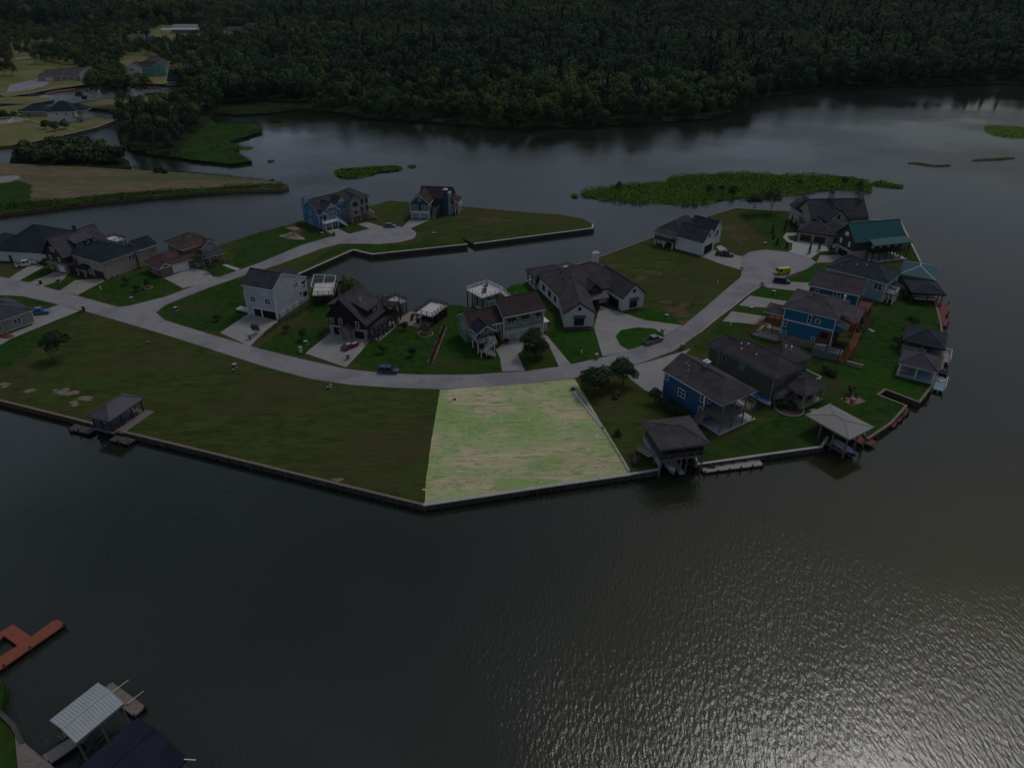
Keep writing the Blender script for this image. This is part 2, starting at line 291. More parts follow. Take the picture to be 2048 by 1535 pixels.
for i in range(26):                                                # worn bare soil towards the water edge of the lot
    t = rnd(0, 1); x, y = G(862+t*372, 990-t*52-abs(random.gauss(0, 16))); w_ = rnd(.4, 1.5); k_ = 12; mb = MB()
    mb.sheet([(x+w_*rnd(.5, 1.3)*math.cos(u*math.tau/k_)*2.2, y+w_*rnd(.4, 1.1)*math.sin(u*math.tau/k_)*.7) for u in range(k_)], GZ+.0135+i*.0002); struct('lot_bare_patch', mb, 'lot_soil')
LAWNS = [('lawn', [(500,703),(520,690),(600,640),(640,602),(665,592),(690,603),(655,650),(640,690),(605,705),(598,705)]),
 ('lawn', [(700,722),(735,690),(800,650),(860,620),(925,612),(940,640),(945,700),(1000,713),(1005,735),(990,746),(900,748),(820,748),(770,741)]),
 ('lawn', [(1030,706),(1045,698),(1095,688),(1120,715),(1110,735),(1050,741),(1037,725)]),
 ('lawn', [(1093,672),(1108,640),(1085,600),(1060,580),(1090,570),(1130,600),(1140,650),(1190,655),(1206,708),(1195,714),(1140,727),(1110,700)]),
 ('lawn_bright', [(1112,640),(1128,655),(1190,656),(1207,706),(1200,713),(1176,718),(1120,668)]),
 ('lawn_bright', [(1010,580),(1046,568),(1078,578),(1075,590),(1040,595)]),
 ('lawn_bright', [(1232,675),(1240,660),(1275,655),(1310,658),(1330,670),(1290,690),(1258,698),(1240,690)]),
 ('lawn_bright', [(1262,628),(1292,616),(1320,625),(1370,640),(1358,650),(1300,640)]),
 ('lawn', [(0,590),(50,590),(108,600),(95,616),(60,612),(0,600)]),
 ('lawn', [(0,680),(60,655),(150,622),(170,625),(120,660),(70,700),(0,740)]),
 ('lawn', [(155,590),(170,580),(205,562),(260,552),(310,535),(330,556),(365,575),(330,592),(260,609),(225,607)]),
 ('lawn', [(16,568),(60,545),(95,530),(108,542),(60,560),(45,568)]), ('lawn', [(80,574),(110,560),(140,548),(160,560),(120,580)]),
 ('lawn_bright', [(455,540),(470,515),(500,505),(520,513),(480,535)]), ('lawn', [(405,545),(445,525),(470,540),(425,553)]),
 ('lawn', [(315,625),(330,612),(420,572),(490,555),(500,600),(480,640),(440,662),(380,655)]),
 ('lawn', [(470,482),(580,450),(640,463),(670,475),(560,515),(480,535),(470,510)]),
 ('lawn', [(590,543),(706,497),(745,505),(930,486),(860,480),(820,489),(760,487),(700,488),(660,500)]),
 ('lawn', [(672,458),(700,448),(730,452),(744,456),(702,468)]),
 ('lawn', [(1390,700),(1420,668),(1450,642),(1510,650),(1545,668),(1500,720),(1430,700)]),
 ('lawn_bright', [(1450,642),(1475,610),(1500,610),(1545,618),(1550,632),(1520,650),(1470,645)]), ('lawn_bright', [(1505,587),(1530,572),(1590,580),(1610,585),(1580,602),(1530,600)]),
 ('lawn_bright', [(1575,565),(1610,545),(1640,525),(1655,528),(1640,560),(1620,570)]),
 ('lawn', [(1600,800),(1625,720),(1700,715),(1740,640),(1790,600),(1855,590),(1872,620),(1880,660),(1884,735),(1866,766),(1838,803),(1771,778),(1755,789),(1810,812),(1782,844),(1735,875),(1722,856),(1655,873),(1640,892),(1540,905),(1400,925),(1392,905),(1440,880),(1520,850)]),
 ('lawn_bright', [(1680,730),(1740,720),(1830,770),(1838,801),(1772,776),(1720,770)]),
 ('lawn', [(1798,448),(1836,520),(1820,522),(1800,490)]), ('lawn', [(1480,425),(1590,430),(1590,470),(1570,488),(1550,496),(1520,470)]),
 ('lawn', [(0,365),(35,362),(62,372),(60,395),(45,410),(0,420)])]
for i, (m_, p_) in enumerate(LAWNS): rsheet('lawn_grass', curve(p_), m_, .008 + .0004*i + (.001 if m_ == 'lawn_bright' else 0) + (i > 22)*.0)
for cx, cy, rx, ry, nb in ((133,783,28,8,34), (172,797,14,5,14), (60,781,12,4,9), (8,769,11,6,10), (151,806,7,7,8), (672,960,12,3,6)):
    mb = MB()
    for i in range(nb):                                            # ragged bare sand between the grass tufts
        a_, r_ = rnd(0, 6.28), math.sqrt(rnd(0, 1)); x, y = G(cx+rx*r_*math.cos(a_), cy+ry*r_*math.sin(a_)); w_ = rnd(.2, .95)*(1.25-r_); k_ = 11
        mb.sheet([(x+w_*rnd(.55, 1.25)*math.cos(t*math.tau/k_)*2.0, y+w_*rnd(.5, 1.2)*math.sin(t*math.tau/k_)) for t in range(k_)], GZ+.0245+i*.0002)
    struct('bare_patch', mb, 'sand')
for i, p_ in enumerate(([(1310,590),(1380,600),(1390,640),(1370,650),(1320,615)], [(1435,440),(1460,440),(1490,480),(1485,492),(1465,480)], [(575,455),(600,450),(612,462),(590,470)], [(880,430),(1000,435),(1100,445),(960,452)], [(1230,530),(1330,520),(1380,560),(1260,570)])):
    mb = MB()
    for j in range(16):
        cx = sum(q[0] for q in p_)/len(p_); cy = sum(q[1] for q in p_)/len(p_); q = random.choice(p_); t = rnd(.0, .95); x, y = G(cx+(q[0]-cx)*t, cy+(q[1]-cy)*t); w_ = rnd(.5, 1.6); k_ = 10
        mb.sheet([(x+w_*rnd(.5, 1.3)*math.cos(u*math.tau/k_)*1.8, y+w_*rnd(.5, 1.3)*math.sin(u*math.tau/k_)) for u in range(k_)], GZ+.0225+j*.0001+i*.00001)
    struct('dry_patch', mb, 'dry_thatch')
for p_ in ([(0,352),(35,351),(42,356),(20,364),(0,366)], [(0,238),(40,236),(48,243),(0,249)], [(12,185),(20,170),(75,158),(100,165),(90,172),(60,180)], [(590,85),(640,68),(700,68),(710,74),(640,80),(600,88)], [(30,115),(75,110),(75,113),(32,119)]):
    sheet('far_road', p_, 'road', .05)
for p_ in ([(155,205),(215,198),(345,190),(420,205),(340,218),(240,218),(162,213)], [(60,186),(120,172),(180,160),(215,150),(150,130),(60,120),(0,130),(0,190)], [(-300,205),(0,190),(60,186),(215,165),(340,168),(420,150),(430,110),(520,84),(520,60),(330,50),(150,60),(-300,80)], [(0,130),(60,118),(150,112),(190,100),(100,90),(40,95),(0,105)], [(300,72),(345,58),(400,62),(395,75),(330,80)], [(445,72),(470,66),(515,66),(512,80),(470,84)], [(265,152),(335,150),(340,166),(262,166)], [(20,95),(100,82),(180,80),(150,95),(60,104)]):
    FL_ = globals().get('FL_', 0)+1; sheet('far_lawn', curve(p_), 'grass_far', .011+.002*FL_)

sheet('reed_bank', [(0,408),(100,400),(200,391),(300,383),(400,377),(500,372),(555,366),(575,372),(558,377),(480,378),(400,384),(300,392),(200,401),(100,414),(0,427)], 'reed_dark', .02)
# roads: one connected sheet of pale concrete, plus kerb strips
def strip(left, right): return left + right[::-1]
ROADS = [
 strip([(-420,480),(0,553),(60,565),(150,590),(230,612),(320,637),(420,668),(520,697),(600,717),(690,737),(760,745),(850,749),(940,749),(1050,742),(1130,731),(1210,713),(1275,694),(1330,672),(1370,648),(1410,615),(1450,580),(1480,555),(1485,545)],
       [(-420,545),(0,590),(45,592),(110,607),(170,622),(250,645),(340,672),(440,704),(530,733),(620,757),(700,769),(790,775),(880,778),(960,773),(1060,766),(1140,757),(1230,738),(1290,723),(1350,700),(1400,665),(1435,636),(1470,610),(1500,585),(1530,568)]),
 [(1483,548),(1480,535),(1485,512),(1500,503),(1530,499),(1570,503),(1620,515),(1632,525),(1615,537),(1580,550),(1555,560),(1528,570),(1505,582),(1480,560)],
 strip([(235,614),(260,611),(330,593),(420,560),(520,525),(600,491),(660,473),(700,467),(740,457),(790,452),(820,456),(833,465),(830,474)],
       [(330,640),(312,625),(330,610),(420,574),(490,550),(560,528),(640,498),(680,487),(720,487),(760,488),(800,484),(825,478),(830,474)])]
for i, p_ in enumerate(ROADS): sheet('road', p_, 'road', .040 + .004*i)
DRIVES = [('drive', [(440,665),(500,625),(556,642),(520,672),(500,692)]), ('drive', [(610,706),(660,666),(740,680),(720,705),(692,734)]),
 ('drive', [(1004,742),(1000,715),(992,700),(1008,684),(1085,668),(1095,672),(1142,728),(1118,733),(1098,690),(1060,692),(1035,707),(1050,741)]),
 ('drive', [(1188,655),(1192,640),(1200,612),(1248,626),(1290,640),(1365,650),(1330,671),(1310,657),(1275,654),(1242,660),(1231,672),(1240,690),(1258,700),(1205,712)]),
 ('drive', [(1403,513),(1426,499),(1445,505),(1484,512),(1483,540),(1440,527)]), ('path', [(1432,493),(1440,490),(1452,496),(1452,505),(1440,503)]),
 ('path', [(1583,500),(1585,486),(1600,480),(1650,488),(1690,484),(1680,498),(1650,502),(1640,503),(1622,516),(1575,503)]),
 ('path', [(1594,464),(1572,466),(1566,474),(1575,484),(1590,487),(1591,483),(1580,480),(1574,472),(1595,470)]),
 ('drive_tan', [(1640,511),(1680,508),(1705,512),(1690,522),(1650,525),(1632,525)]),
 ('drive', [(1528,571),(1545,562),(1620,565),(1625,585),(1535,575)]), ('drive', [(1478,610),(1500,591),(1575,602),(1560,616),(1500,613)]), ('drive', [(1445,642),(1464,622),(1540,634),(1540,652),(1480,645)]),
 ('drive', [(1235,738),(1300,722),(1360,704),(1382,696),(1360,720),(1330,735),(1325,795),(1290,780)]),
 ('drive', [(0,675),(0,690),(20,678),(90,649),(160,621),(118,609),(70,625),(65,650)]),
 ('drive', [(0,570),(30,548),(70,524),(92,522),(85,535),(40,560),(15,570)]), ('drive_tan', [(45,571),(110,543),(137,548),(125,560),(75,575)]), ('drive_tan', [(118,582),(150,560),(205,557),(210,561),(155,590)]),
 ('drive', [(328,556),(385,535),(420,545),(425,553),(455,556),(366,576)]), ('path', [(444,530),(452,528),(480,537),(474,541)]),
 ('drive', [(648,460),(676,457),(700,468),(680,475)]), ('drive', [(715,448),(735,444),(775,456),(745,459)]), ('drive', [(820,439),(858,440),(820,457),(805,454)])]
for i, (m_, p_) in enumerate(DRIVES): sheet('driveway', p_, m_, .028 + .0004*i)

# bulkheads along the water: capped sheet-pile walls
def bulkhead(pix, label, face='bulk', cap='cap', capw=.55, piles=0, z=GZ):
    pts = GP(pix, z); o = empty('bulkhead', (*pts[0], 0), 0, label, 'seawall')
    ox, oy = pts[0]; f, c = MB(), MB()
    for (ax, ay), (bx, by) in zip(pts, pts[1:]):
        d = math.hypot(bx-ax, by-ay); ux, uy = (bx-ax)/d, (by-ay)/d; k = max(1, int(d/2.4))
        for i in range(k):                                     # slightly uneven panels
            j = rnd(-.05, .05); a, e = d*i/k, d*(i+1)/k-.05
            q = [(ax-ox+ux*a-uy*(.12+j), ay-oy+uy*a+ux*(.12+j)), (ax-ox+ux*e-uy*(.12+j), ay-oy+uy*e+ux*(.12+j)), (ax-ox+ux*e+uy*(.1+j), ay-oy+uy*e-ux*(.1+j)), (ax-ox+ux*a+uy*(.1+j), ay-oy+uy*a-ux*(.1+j))]
            f.poly(q, -1.2, z-.02)
        w = capw/2; e = .1
        c.poly([(ax-ox-ux*e-uy*w, ay-oy-uy*e+ux*w), (bx-ox+ux*e-uy*w, by-oy+uy*e+ux*w), (bx-ox+ux*e+uy*w, by-oy+uy*e-ux*w), (ax-ox-ux*e+uy*w, ay-oy-uy*e-ux*w)], z+.05, z+.22+rnd(0, .01))
        if piles:
            for i in range(int(d/piles)+1):
                x, y = ax-ox+ux*piles*i, ay-oy+uy*piles*i
                for sg in ((1,) if piles else ()):
                    pl = MB(); pl.tube((x+uy*.38, y-ux*.38, -1.2), (x+uy*.38, y-ux*.38, z+.1), .16, n=6); pl.build('pile', 'bulk', o)
    f.build('sheet_piling', face, o); c.build('cap', cap, o)
    return o
bulkhead([(-420,700),(0,801),(150,838)], 'wood-capped seawall at the left edge by the bare sand patches', 'bulk_brown', 'cap_wood')
bulkhead([(150,838),(240,862),(520,930),(848,1010)], 'long dark seawall below the dry grass slope left of the pale lot', 'bulk', 'cap_wood', piles=3.)
bulkhead([(848,1010),(1100,972),(1259,949)], 'pale capped seawall along the waterfront of the pale mown lot', 'bulk', 'cap', .8, 3.)
bulkhead([(1259,949),(1318,939),(1326,915)], 'short seawall between the pale lot and the two-level boathouse', 'bulk', 'cap')
bulkhead([(1386,903),(1394,929),(1540,908),(1642,894),(1655,875)], 'pale capped seawall behind the long floating dock', 'bulk', 'cap', .55, 2.6)
bulkhead([(1722,858),(1735,878),(1782,846),(1812,812),(1755,790),(1771,779),(1838,805),(1866,768)], 'brown wooden seawall folding around the empty boat slip', 'bulk_brown', 'cap_wood')
bulkhead([(1866,768),(1884,735),(1886,700),(1882,650),(1874,618),(1858,565),(1840,523)], 'seawall behind the row of boathouses on the right shore', 'bulk', 'cap_wood')
bulkhead([(1840,523),(1801,444),(1706,437)], 'thin seawall round the green-roofed log house point', 'bulk', 'cap')
bulkhead([(1583,424),(1470,417),(1417,433),(1333,465),(1264,491),(1190,518),(1100,548),(1046,568)], 'canal seawall behind the white brick ranch and the white gabled house', 'bulk', 'cap_wood')
bulkhead([(596,549),(706,500),(745,509),(935,489)], 'pale zigzag canal seawall with piles below the side street', 'bulk', 'cap', .7, 2.2)
bulkhead([(948,488),(1185,457),(1186,449)], 'straight pale seawall at the tip of the cul-de-sac point', 'bulk', 'cap', .7, 2.2)
bulkhead([(60,285),(118,273),(190,256),(237,238)], 'seawall of the far canal point below the teal-roofed house', 'bulk', 'cap')
bulkhead([(0,190),(55,189),(120,173),(175,164)], 'far canal seawall in front of the tan ranch house', 'bulk', 'cap')
bulkhead([(0,207),(60,208),(103,201),(107,197)], 'seawall of the small grassy spit in the far canal', 'bulk', 'cap')
bulkhead([(0,1425),(26,1450),(44,1485)], 'low seawall at the bottom left corner grass', 'bulk', 'bulk')

# sawn joints across the street slabs
for ri, (nl, seg) in enumerate(((23, ROADS[0]), (13, ROADS[2]))):
    lf, rt = seg[:nl], seg[nl:][::-1]; mb = MB()
    def along(ps):
        w_ = GP(ps); d_ = [0]
        for p, q in zip(w_, w_[1:]): d_.append(d_[-1]+math.dist(p, q))
        return w_, d_
    (wl, dl), (wr, dr) = along(lf), along(rt)
    def at_(w_, d_, t):
        t *= d_[-1]
        for i in range(len(d_)-1):
            if t <= d_[i+1]: u = (t-d_[i])/(d_[i+1]-d_[i]); return tuple(w_[i][a]+(w_[i+1][a]-w_[i][a])*u for a in (0, 1))
        return w_[-1]
    k_ = int(dl[-1]/5.5)
    for i in range(1, k_):
        p = at_(wl, dl, i/k_); q = min((at_(wr, dr, u/400) for u in range(401)), key=lambda e: math.dist(p, e))
        if math.dist(p, q) < 9.5: mb.beam((*p, GZ+.044+.008*(ri > 0)), (*q, GZ+.044+.008*(ri > 0)), .06, .012)
    struct('road_joints', mb, 'joint')
# kerb strips beside the street
def kerb(pix):
    pts = GP(pix); mb = MB()
    for (ax, ay), (bx, by) in zip(pts, pts[1:]):
        d = math.hypot(bx-ax, by-ay); ux, uy = (bx-ax)/d*.0, 0
        mb.beam((ax, ay, GZ+.06), (bx, by, GZ+.06), .3, .12)
    struct('kerb', mb, 'cap')
kerb([(1530,568),(1500,585),(1470,610),(1435,636),(1400,665)])
# ------------------------------------------------------------------ vegetation
def rand_dirs(n):
    v = RNG.normal(size=(n, 3)); return v/np.linalg.norm(v, axis=1)[:, None]
def leaf_cards(P, N, size, tri=False):
    """small leaf-spray quads at points P facing roughly N"""
    n = len(P); N = N + RNG.normal(size=(n, 3))*.55; N /= np.linalg.norm(N, axis=1)[:, None]
    A = np.cross(N, rand_dirs(n)); A /= np.linalg.norm(A, axis=1)[:, None]; B = np.cross(N, A)
    s = (size*RNG.uniform(.6, 1.35, n))[:, None]; r = RNG.uniform(.55, 1., n)[:, None]
    V = np.stack([P-A*s*.5, P-B*s*r*.5+N*s*.12, P+A*s*.5, P+B*s*r*.5+N*s*.12], 1).reshape(-1, 3)
    return V
def np_mesh(name, V, per, material, normals=None):
    n = len(V)//per; me = bpy.data.meshes.new(name)
    me.vertices.add(len(V)); me.vertices.foreach_set('co', V.astype(np.float32).ravel())
    me.loops.add(len(V)); me.loops.foreach_set('vertex_index', np.arange(len(V), dtype=np.int32))
    me.polygons.add(n); me.polygons.foreach_set('loop_start', np.arange(0, len(V), per, dtype=np.int32))
    try: me.polygons.foreach_set('loop_total', np.full(n, per, dtype=np.int32))
    except Exception: pass
    me.materials.append(M(material)); me.update(); me.validate()
    if normals is not None:
        nn = normals/np.maximum(np.linalg.norm(normals, axis=1), 1e-6)[:, None]; me.normals_split_custom_set(np.repeat(nn, per, 0).tolist())
    return me
def crown_mesh(name, h, r, z0, n, leaf, material, lobes=7, flat=1., pine=False, gap=.0):
    """leafy crown from z0 to h with horizontal radius r, made of leaf sprays on several uneven lobes"""
    Ps, Ns = [], []
    if pine:
        t = RNG.uniform(0, 1, n)**.75; ang = RNG.uniform(0, math.tau, n); tier = .75+.25*np.sin(t*38+RNG.uniform(0, 6))
        rad = r*(1-t)**.8*tier*np.sqrt(RNG.uniform(.25, 1, n)); z = z0+(h-z0)*t - rad*.15
        P = np.stack([rad*np.cos(ang), rad*np.sin(ang), z], 1); N = P*[1, 1, 0]/max(r, .1)+[0, 0, .7]
        Ps, Ns = [P], [N]
    else:
        H = (h-z0)/2; zc = z0+H
        L = [(0, 0, zc+H*.12, r*.68, H*.86)]
        for i in range(lobes):
            a = math.tau*i/lobes+random.uniform(-.4, .4); d = r*random.uniform(.42, .66); q = random.uniform(.34, .52)
            L.append((d*math.cos(a), d*math.sin(a), zc+H*random.uniform(-.5, .55), r*q, H*q*random.uniform(.85, 1.2)*flat))
        w = np.array([l[3]**2 for l in L]); w /= w.sum()
        for (x, y, z, lr, lz), k in zip(L, (w*n).astype(int)):
            d = rand_dirs(k); d[:, 2] = np.where(d[:, 2] < -.45, -d[:, 2], d[:, 2]); q = np.where(RNG.uniform(0, 1, k) < .22, RNG.uniform(.35, .7, k), RNG.uniform(.8, 1.05, k))[:, None]
            bumpy = 1+.13*np.sin(d[:, :1]*7+x)*np.sin(d[:, 1:2]*6+y*2)
            Ps.append(np.array([x, y, z])+d*q*bumpy*[lr, lr, lz]); Ns.append(d+[0, 0, .25])
    P = np.concatenate(Ps); N = np.concatenate(Ns); N = N/np.linalg.norm(N, axis=1)[:, None]
    return np_mesh(name, leaf_cards(P, N, leaf), 4, material, N+rand_dirs(len(P))*.25)
def trunk_mesh(h, r, z0, limbs=4, lean=0., bend=None):
    mb = MB(); top = (lean, 0, z0+(h-z0)*.35); mb.tube((0, 0, -.1), (lean*.6, 0, z0), r, r*.75); mb.tube((lean*.6, 0, z0), top, r*.75, r*.35)
    for i in range(limbs):
        a = math.tau*i/limbs+rnd(-.4, .4); d = (h-z0)*.42
        mb.tube((lean*.6, 0, z0*rnd(.8, 1.05)), (lean+d*.7*math.cos(a), d*.7*math.sin(a), z0+d*rnd(.5, .9)), r*.4, r*.12, 5)
    return mb.mesh('trunk')
def obj(name, me, parent=None):
    o = bpy.data.objects.new(name, me); COL.objects.link(o)
    if parent: o.parent = parent
    return o
def tree(name, loc, crown, trunk, tm, label, group=None, s=1., yaw=None, cat='tree'):
    e = empty(name, loc, rnd(0, 6.28) if yaw is None else yaw, label, cat, group); e.scale = (s,)*3
    if trunk:
        if not trunk.materials: trunk.materials.append(M(tm))
        obj('trunk', trunk, e)
    obj('crown', crown, e); return e

# --- the far wood
CROWNS = [crown_mesh('wood_crown', 15+i % 3*1.5, 5.6+.5*(i % 2), 1.4, 1300, .85, ['leaf_dark', 'leaf_mid', 'leaf_dark', 'leaf_olive', 'leaf_mid', 'leaf_dark'][i], lobes=8+i % 3) for i in range(6)]
CROWNS += [crown_mesh('wood_crown', 20+i*2, 4.0, 5.0, 800, .85, 'leaf_pine', pine=True) for i in range(2)]
CROWNS += [crown_mesh('wood_crown', 13, 4.8, 1.6, 1200, .8, 'leaf_bright', lobes=6)]
TRUNKS = [trunk_mesh(15, .34, 4.5), trunk_mesh(22, .3, 8, 3)]
TRUNKS[0].materials.append(M('bark')); TRUNKS[1].materials.append(M('bark_pale'))
def inside(P, poly):
    x, y = P[:, 0], P[:, 1]; r = np.zeros(len(P), bool); k = len(poly)
    for i in range(k):
        (x0, y0), (x1, y1) = poly[i], poly[(i+1) % k]
        c = ((y0 > y) != (y1 > y)); 
        with np.errstate(divide='ignore', invalid='ignore'):
            r ^= c & (x < (x1-x0)*(y-y0)/(y1-y0+1e-12)+x0)
    return r
CLEAR = [[(155,206),(215,198),(345,190),(425,206),(330,226),(240,224),(160,216)], [(412,226),(430,243),(524,246),(526,262),(455,285),(482,290),(474,302),(507,322),(462,330),(375,320),(352,308),(372,282),(400,262),(412,246)],
         [(430,230),(436,214),(520,204),(610,203),(640,215),(600,222),(540,228),(480,232)],
         [(-900,200),(-900,135),(0,128),(30,118),(78,112),(100,132),(155,134),(172,150),(205,158),(230,168),(175,170),(120,178),(55,192),(0,195)], [(18,106),(30,94),(75,88),(130,84),(140,90),(90,102),(60,106)], [(120,106),(170,96),(182,100),(140,110)],
         [(240,140),(260,112),(310,112),(345,140),(420,142),(425,172),(340,190),(255,170)],
         [(296,86),(300,66),(345,52),(402,54),(404,78),(380,88)], [(440,90),(446,62),(515,60),(522,80),(500,92)], [(584,90),(592,76),(640,64),(712,64),(716,76),(640,86)], [(250,90),(256,76),(285,76),(284,90)]]
cand = []
for y0, y1, st in ((280, 700, 8.2), (700, 1100, 9.5), (1100, 1600, 12), (1600, 2700, 16)):
    xs = np.arange(-.80*y1-60, .80*y1+60, st); ys = np.arange(y0, y1, st)
    g = np.stack(np.meshgrid(xs, ys), -1).reshape(-1, 2); g += RNG.uniform(-.45, .45, g.shape)*st
    g = g[np.abs(g[:, 0]) < .79*g[:, 1]+50]; cand.append(np.column_stack([g, np.full(len(g), st)]))
cand = np.concatenate(cand)
keep = inside(cand, far)
for cpoly in CLEAR: keep &= ~inside(cand, GP(cpoly))
cand = cand[keep]
order = np.argsort(cand[:, 1]+.0*cand[:, 0]); cand = cand[order]
UL = inside(cand, GP([(-900,205),(230,170),(340,190),(425,150),(430,112),(530,92),(530,50),(420,44),(300,48),(150,56),(-900,70)]))
cand = cand[~UL | (RNG.uniform(0, 1, len(cand)) < .68)]
UL = inside(cand, GP([(-900,205),(230,170),(340,190),(425,150),(430,112),(530,92),(530,50),(420,44),(300,48),(150,56),(-900,70)]))
nearE = inside(cand, GP([(228,302),(228,214),(345,212),(420,226),(420,262),(360,312),(262,304)]))
def pick(x, y):
    # pines stand to the right and far back, paler broadleaves to the left
    u = x/max(y, 1); r = random.random(); q = math.sin(x*.013+2*math.sin(y*.006))+math.sin(y*.017+x*.004)
    if r < .05+.16*max(0, u+.1): return 6+(r < .04)
    if r > .97 - max(0, -.14-u)*.9: return random.choice([8, 3, 8, 1])
    if q > .7: return random.choice([1, 4, 3, 3, 1, 8] if u < .15 else [1, 4, 3, 0])
    if q < -.6: return random.choice([0, 2, 5])
    return random.choice([0, 2, 5, 1, 4, 3] if u < .1 else [0, 2, 5, 0, 2, 5, 1, 4])
idx = np.array([pick(x, y) for x, y, s in cand]); scl = RNG.uniform(.62, 1.3, len(cand))*np.clip(cand[:, 2]/8.4, .95, 1.85)*(1+.14*np.sin(cand[:, 0]*.02)*np.sin(cand[:, 1]*.016))
scl = np.where(UL, scl*.62, scl)
ident = cand[:, 1] < np.sort(cand[:, 1])[min(299, len(cand)-1)]
for i in np.where(ident)[0]:
    x, y, _ = cand[i]; e_ = nearE[i]; k = idx[i]
    nm = 'pine_tree' if k in (6, 7) else 'broadleaf_tree'
    lb = ('dark broadleaf tree in the thicket on the marshy point at upper left' if e_ else 'pointed dark conifer in the front rows of the far wood' if nm == 'pine_tree' else 'leafy broadleaf tree in the front rows of the far wood')
    tree(nm, (x, y, GZ-.1), CROWNS[k], TRUNKS[1 if k in (6, 7) else 0], 'bark', lb, 'thicket trees on the marshy point' if e_ else 'front conifers of the far wood' if nm == 'pine_tree' else 'front trees of the far wood', s=float(scl[i])*(.62 if e_ else .85))
rest = ~ident
me = bpy.data.meshes.new('forest'); me.from_pydata([(x, y, GZ-.1) for x, y, s in cand[rest]], [], [])
for nm, ty, data in (('scl', 'FLOAT', scl[rest]), ('rot', 'FLOAT', RNG.uniform(0, 6.28, rest.sum())), ('idx', 'INT', idx[rest])):
    a = me.attributes.new(nm, ty, 'POINT'); a.data.foreach_set('value', data.astype(np.int32 if ty == 'INT' else np.float32))
fo = obj('forest', me); tag(fo, 'dense dark wood covering the far shore up to the top edge', 'forest', kind='stuff')
proto = {}
for o in COL.objects:
    if o.name.startswith('crown') and o.data in CROWNS and o.data.name not in proto: proto[o.data.name] = o
for cm in CROWNS:                                              # every crown kind stands at least once as a single tree
    if cm.name not in proto:
        x, y, _ = cand[np.where(ident)[0][-1]]; e = tree('broadleaf_tree', (x+RNG.uniform(-40, 40), y+25, GZ-.1), cm, TRUNKS[0], 'bark', 'leafy broadleaf tree in the front rows of the far wood', 'front trees of the far wood'); proto[cm.name] = e.children[-1]
ng = bpy.data.node_groups.new('forest_scatter', 'GeometryNodeTree')
ng.interface.new_socket('Geometry', in_out='INPUT', socket_type='NodeSocketGeometry'); ng.interface.new_socket('Geometry', in_out='OUTPUT', socket_type='NodeSocketGeometry')
N_ = ng.nodes.new; gi = N_('NodeGroupInput'); go = N_('NodeGroupOutput'); ip = N_('GeometryNodeInstanceOnPoints'); jn = N_('GeometryNodeJoinGeometry'); ng_l = ng.links.new
for cm in reversed(CROWNS):
    oi = N_('GeometryNodeObjectInfo'); oi.inputs['Object'].default_value = proto[cm.name]; oi.inputs['As Instance'].default_value = True; oi.transform_space = 'ORIGINAL'
    ng_l(oi.outputs['Geometry'], jn.inputs['Geometry'])
def attr(nm, ty):
    a = N_('GeometryNodeInputNamedAttribute'); a.data_type = ty; a.inputs['Name'].default_value = nm; return a.outputs['Attribute']
cx = N_('ShaderNodeCombineXYZ'); ng_l(attr('rot', 'FLOAT'), cx.inputs['Z'])
ng_l(gi.outputs[0], ip.inputs['Points']); ng_l(jn.outputs[0], ip.inputs['Instance']); ip.inputs['Pick Instance'].default_value = True
ng_l(attr('idx', 'INT'), ip.inputs['Instance Index']); ng_l(cx.outputs[0], ip.inputs['Rotation']); ng_l(attr('scl', 'FLOAT'), ip.inputs['Scale']); ng_l(ip.outputs[0], go.inputs[0])
md = fo.modifiers.new('scatter', 'NODES'); md.node_group = ng

# --- single trees at the upper left, shrubs of the thicket
SH = [crown_mesh('shrub_crown', 5.5, 3.2, .4, 420, .85, k, lobes=5) for k in ('leaf_dark', 'leaf_mid', 'leaf_olive')]
ST = trunk_mesh(5, .16, 1.0, 3); ST.materials.append(M('bark'))
th = GP([(28,318),(60,304),(150,300),(228,312),(250,326),(185,328),(70,326)])
g = np.stack(np.meshgrid(np.arange(-330, -100, 5.2), np.arange(250, 420, 5.2)), -1).reshape(-1, 2); g += RNG.uniform(-2, 2, g.shape); g = g[inside(g, th)]
for i, (x, y) in enumerate(g):
    tree('thicket_shrub', (x, y, .65), SH[i % 3], ST, 'bark', 'round dark shrub tree of the thicket behind the brown field', 'thicket behind the brown field', s=rnd(.9, 1.6))
for (px, py) in [(30,92),(60,88),(75,92),(98,84),(120,88),(20,130),(45,72),(110,120),(92,128),(75,118),(72,128),(130,112),(160,100),(178,132),(192,142),(205,150),(175,150),(215,136),(222,120),(230,140),(10,150),(240,128),(10,60),(145,76),(185,88),(200,95),(12,105),(25,152),(40,108),(58,100),(88,110),(150,122),(168,118),(140,92),(160,84),(118,76),(80,70),(60,64),(30,66),(185,108),(198,118),(246,118),(262,104),(285,100),(300,108),(318,120),(240,100),(330,128)]:
    x, y = G(px, py); k = random.choice([1, 4, 3, 8, 0])
    tree('lawn_tree', (x, y, GZ), CROWNS[k], TRUNKS[0], 'bark', 'spreading tree on the pale lawns at the upper left', 'trees on the far lawns', s=rnd(.7, 1.0))
OAK = crown_mesh('oak_crown', 19, 11, 4.2, 2600, 1.15, 'leaf_mid', lobes=9); OT = trunk_mesh(19, .6, 4.5, 6); OT.materials.append(M('bark'))
tree('oak_tree', (*G(247,210), GZ), OAK, OT, 'bark', 'large round lone oak on the grassy strip beside the far canal', s=1.)
for (px, py, s_) in [(160,196,.9),(170,202,.7),(210,190,.8),(130,258,.9),(110,262,1.),(92,258,.9),(30,236,.8),(45,230,.7),(10,238,1.),(200,322,0.5),(225,232,.7)]:
    tree('canal_shrub', (*G(px, py), GZ-.3), SH[random.randrange(3)], ST, 'bark', 'low round shrub beside the far canal', 'shrubs along the far canal', s=s_)
